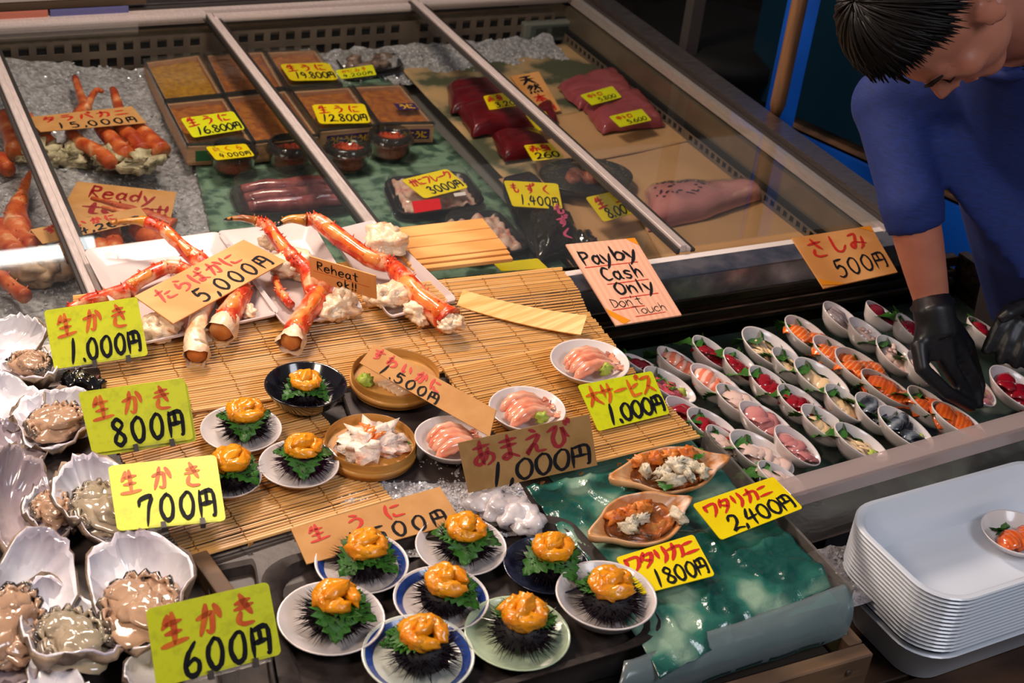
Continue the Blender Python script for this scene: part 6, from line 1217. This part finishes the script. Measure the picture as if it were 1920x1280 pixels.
def hand(g, wr, kn, fingers, k=0.0, th=None):
    for q in kn: g.tube([wr, wr.lerp(q, .5), q], [.023 + k, .021 + k, .0145 + k], 10)
    for f in fingers: g.tube(f, [.0135 + k, .0115 + k, .0105 + k, .0085 + k][:len(f)], 10)
K = [P(1728, 662, .045), P(1750, 676, .035), P(1777, 682, .03), P(1802, 668, .028), P(1812, 650, .03)]
WR = P(1752, 590, .10)
F1 = [[P(1722, 640, .065), P(1728, 690, .035), P(1775, 735, -.005), P(1824, 764, -.045)],
      [K[2], P(1795, 712, .0), P(1812, 738, -.03), P(1826, 764, -.052)],
      [K[3], P(1820, 700, .0), P(1830, 732, -.03), P(1834, 766, -.052)],
      [K[4], P(1826, 690, -.015), P(1836, 722, -.04), P(1834, 748, -.055)],
      [P(1795, 655, .01), P(1806, 690, -.02), P(1812, 715, -.04), P(1806, 730, -.055)]]
WR2 = D(1965, 572, 2.50); K2 = [D(1890, 585, 2.44), D(1905, 605, 2.44), D(1925, 622, 2.44), D(1942, 635, 2.45)]
F2 = [[K2[0], D(1872, 612, 2.43), D(1858, 640, 2.43), D(1846, 664, 2.43)], [K2[1], D(1892, 635, 2.43), D(1882, 660, 2.43), D(1873, 682, 2.43)], [K2[2], D(1915, 650, 2.43), D(1908, 670, 2.43), D(1902, 688, 2.44)], [K2[3], D(1938, 660, 2.44), D(1932, 680, 2.44), D(1928, 692, 2.45)], [D(1945, 590, 2.46), D(1915, 575, 2.40), D(1890, 590, 2.38), D(1872, 600, 2.38)]]
g.tube([W1, WR], [.026, .022], 12); hand(g, WR, K, F1, -.0035); g.tube([W2, WR2], [.026, .021], 12); hand(g, WR2, K2, F2, -.0035)
body = fuse(g, 'body', SKIN, vd, .0065, 5)
g = G(); torso(g, .010); g.blob(S1, .062, 0, 1, 0, 18, 12); g.blob(S2, .068, 0, 1, 0, 18, 12); CU = E1.lerp(W1, .16)
g.tube([S1, S1.lerp(E1, .35), S1.lerp(E1, .7), E1, CU], [.058, .054, .050, .048, .046], 16); g.tube([S2, E2, E2.lerp(W2, .2)], [.066, .055, .05], 14)
dv = (E1 - S1).normalized()
for k_, (t_, r_) in enumerate(((.80, .050), (.88, .051), (.96, .051), (1.04, .049))):
    c = S1.lerp(E1, min(t_, 1.0)) + (CU - E1) * max(0, t_ - 1) * 5; n1 = dv.orthogonal().normalized(); n2 = dv.cross(n1); g.tube([c + (n1 * math.cos(a * .35) + n2 * math.sin(a * .35)) * r_ * .9 + dv * .006 * math.sin(a * .9 + k_) for a in range(18)], .007, 6)
for k_ in range(5):
    q = S1.lerp(CH, .15 + .1 * k_) + camv(0, .06, -.05); g.tube([q, q + camv(.05, .06, .02), q + camv(.12, .16 + .03 * k_, .03)], [.012, .016, .008], 8)
sw = fuse(g, 'sweater', SWEAT, vd, .009, 4); g = G()
g.tube([NB + (HC - NB) * .18 - (HC - NB).normalized() * 0 + (Vector(((HC - NB).orthogonal().normalized())) * math.cos(a * .35) + (HC - NB).cross((HC - NB).orthogonal()).normalized() * math.sin(a * .35)) * .078 for a in range(19)], .009, 8); g.build('collar', SWEAT, sw, True, world=True)
g = G(); g.tube([W1 + (E1 - W1) * .05, WR, WR.lerp(K[2], .4)], [.0325, .033, .031], 14); hand(g, WR, K, F1, .0012); fuse(g, 'glove', GLV, vd, .0042, 4)
g = G(); g.tube([W2 + (E2 - W2) * .05, WR2], [.032, .030], 14); hand(g, WR2, K2, F2, .0); fuse(g, 'glove', GLV, vd, .0042, 4)
for w_, e_, r_ in ((W1, E1, .033), (W2, E2, .0325)):
    ax = (e_ - w_).normalized(); n1 = ax.orthogonal().normalized(); n2 = ax.cross(n1); c = w_ + ax * .006; g = G(); g.tube([c + (n1 * math.cos(a * math.pi / 12) + n2 * math.sin(a * math.pi / 12)) * r_ for a in range(25)], .0028, 6); g.build('glove_cuff', GLV, vd, True, world=True)
g = G()
g.tube([PE + Vector((0, 0, .02)), PE + Vector((0, 0, -.12))], [.165, .150], 18)
for sg in (-1, 1):
    h_ = PE + Vector((.05, -.05, 0)) * sg; g.tube([h_, Vector((h_.x + .02, h_.y, -.5)), Vector((h_.x + .03, h_.y + .02, -.90))], [.105, .078, .062], 12)
fuse(g, 'trousers', TROU, vd, .012, 3)
for sg in (-1, 1):
    h_ = PE + Vector((.05, -.05, 0)) * sg; g = G(); g.blob((h_.x - .01, h_.y + .02, -.915), (.12, .055, .045), .1, 1, 0, 16, 10, Matrix.Rotation(.3, 3, 'Z')); g.build('rubber_boot', GLV, vd, True, world=True)
# hair: cap plus locks radiating from the crown
g = G(); rnd = random.Random(21); O = (0, -.012, .035); RX, RY, RZ = .086, .104, .098
def hs(az, th, k=0.0):
    # az 0 = face direction, pi/2 = +lateral; th polar angle from crown
    return hp(O[0] + math.sin(az) * math.sin(th) * (RX + k), O[1] + math.cos(az) * math.sin(th) * (RY + k), O[2] + math.cos(th) * (RZ + k))
def tend(az):
    f = math.cos(az); return .96 + .9 * max(0, -f) + .50 * (1 - abs(f)) ** 1.4 + .6 * max(0, -math.sin(az)) ** 2
g.grid(lambda u, v: hs(u * 2 * math.pi, v * (tend(u * 2 * math.pi) - .1) + .001, .002), 48, 14); cap_ = g.build('hair', HAIR, vd, True, world=True)
g = G()
for i in range(900):
    az = rnd.uniform(0, 2 * math.pi); t0 = rnd.uniform(.02, .75) ** 1.0; te = tend(az) + rnd.uniform(-.08, .14); tw = rnd.uniform(-.12, .12); k0 = rnd.uniform(.002, .014); n = 6
    pts = [hs(az + tw * j / n, t0 + (te - t0) * j / n, k0 + .004 * math.sin(math.pi * j / n) + (.006 if j == n else 0)) for j in range(n + 1)]
    g.tube(pts, [.0025, .004, .0045, .0045, .004, .003, .0005], 5, flat=.5)
g.build('hair_locks', HAIR, cap_, True, world=True, kind='stuff')
for sg in (-1, 1):
    g = G(); g.tube([hp(.016 * sg, .099, .024), hp(.032 * sg, .094, .029), hp(.048 * sg, .080, .025)], [.002, .0036, .0015], 6); g.build('eyebrow', HAIR, vd, True, world=True)

for sg in (-1, 1):
    g = G(); g.tube([hp(.018 * sg, .0885, .001), hp(.031 * sg, .0915, -.004), hp(.044 * sg, .083, .000)], [.0008, .0018, .0006], 6); g.build('eyelashes', HAIR, vd, True, world=True)
g = G(); g.tube([hp(-.018, .090, -.064), hp(0, .096, -.063), hp(.018, .090, -.064)], [.0015, .0035, .0015], 8); g.build('lips', M('lips', 'a25c4c', rough=.4), vd, True, world=True)
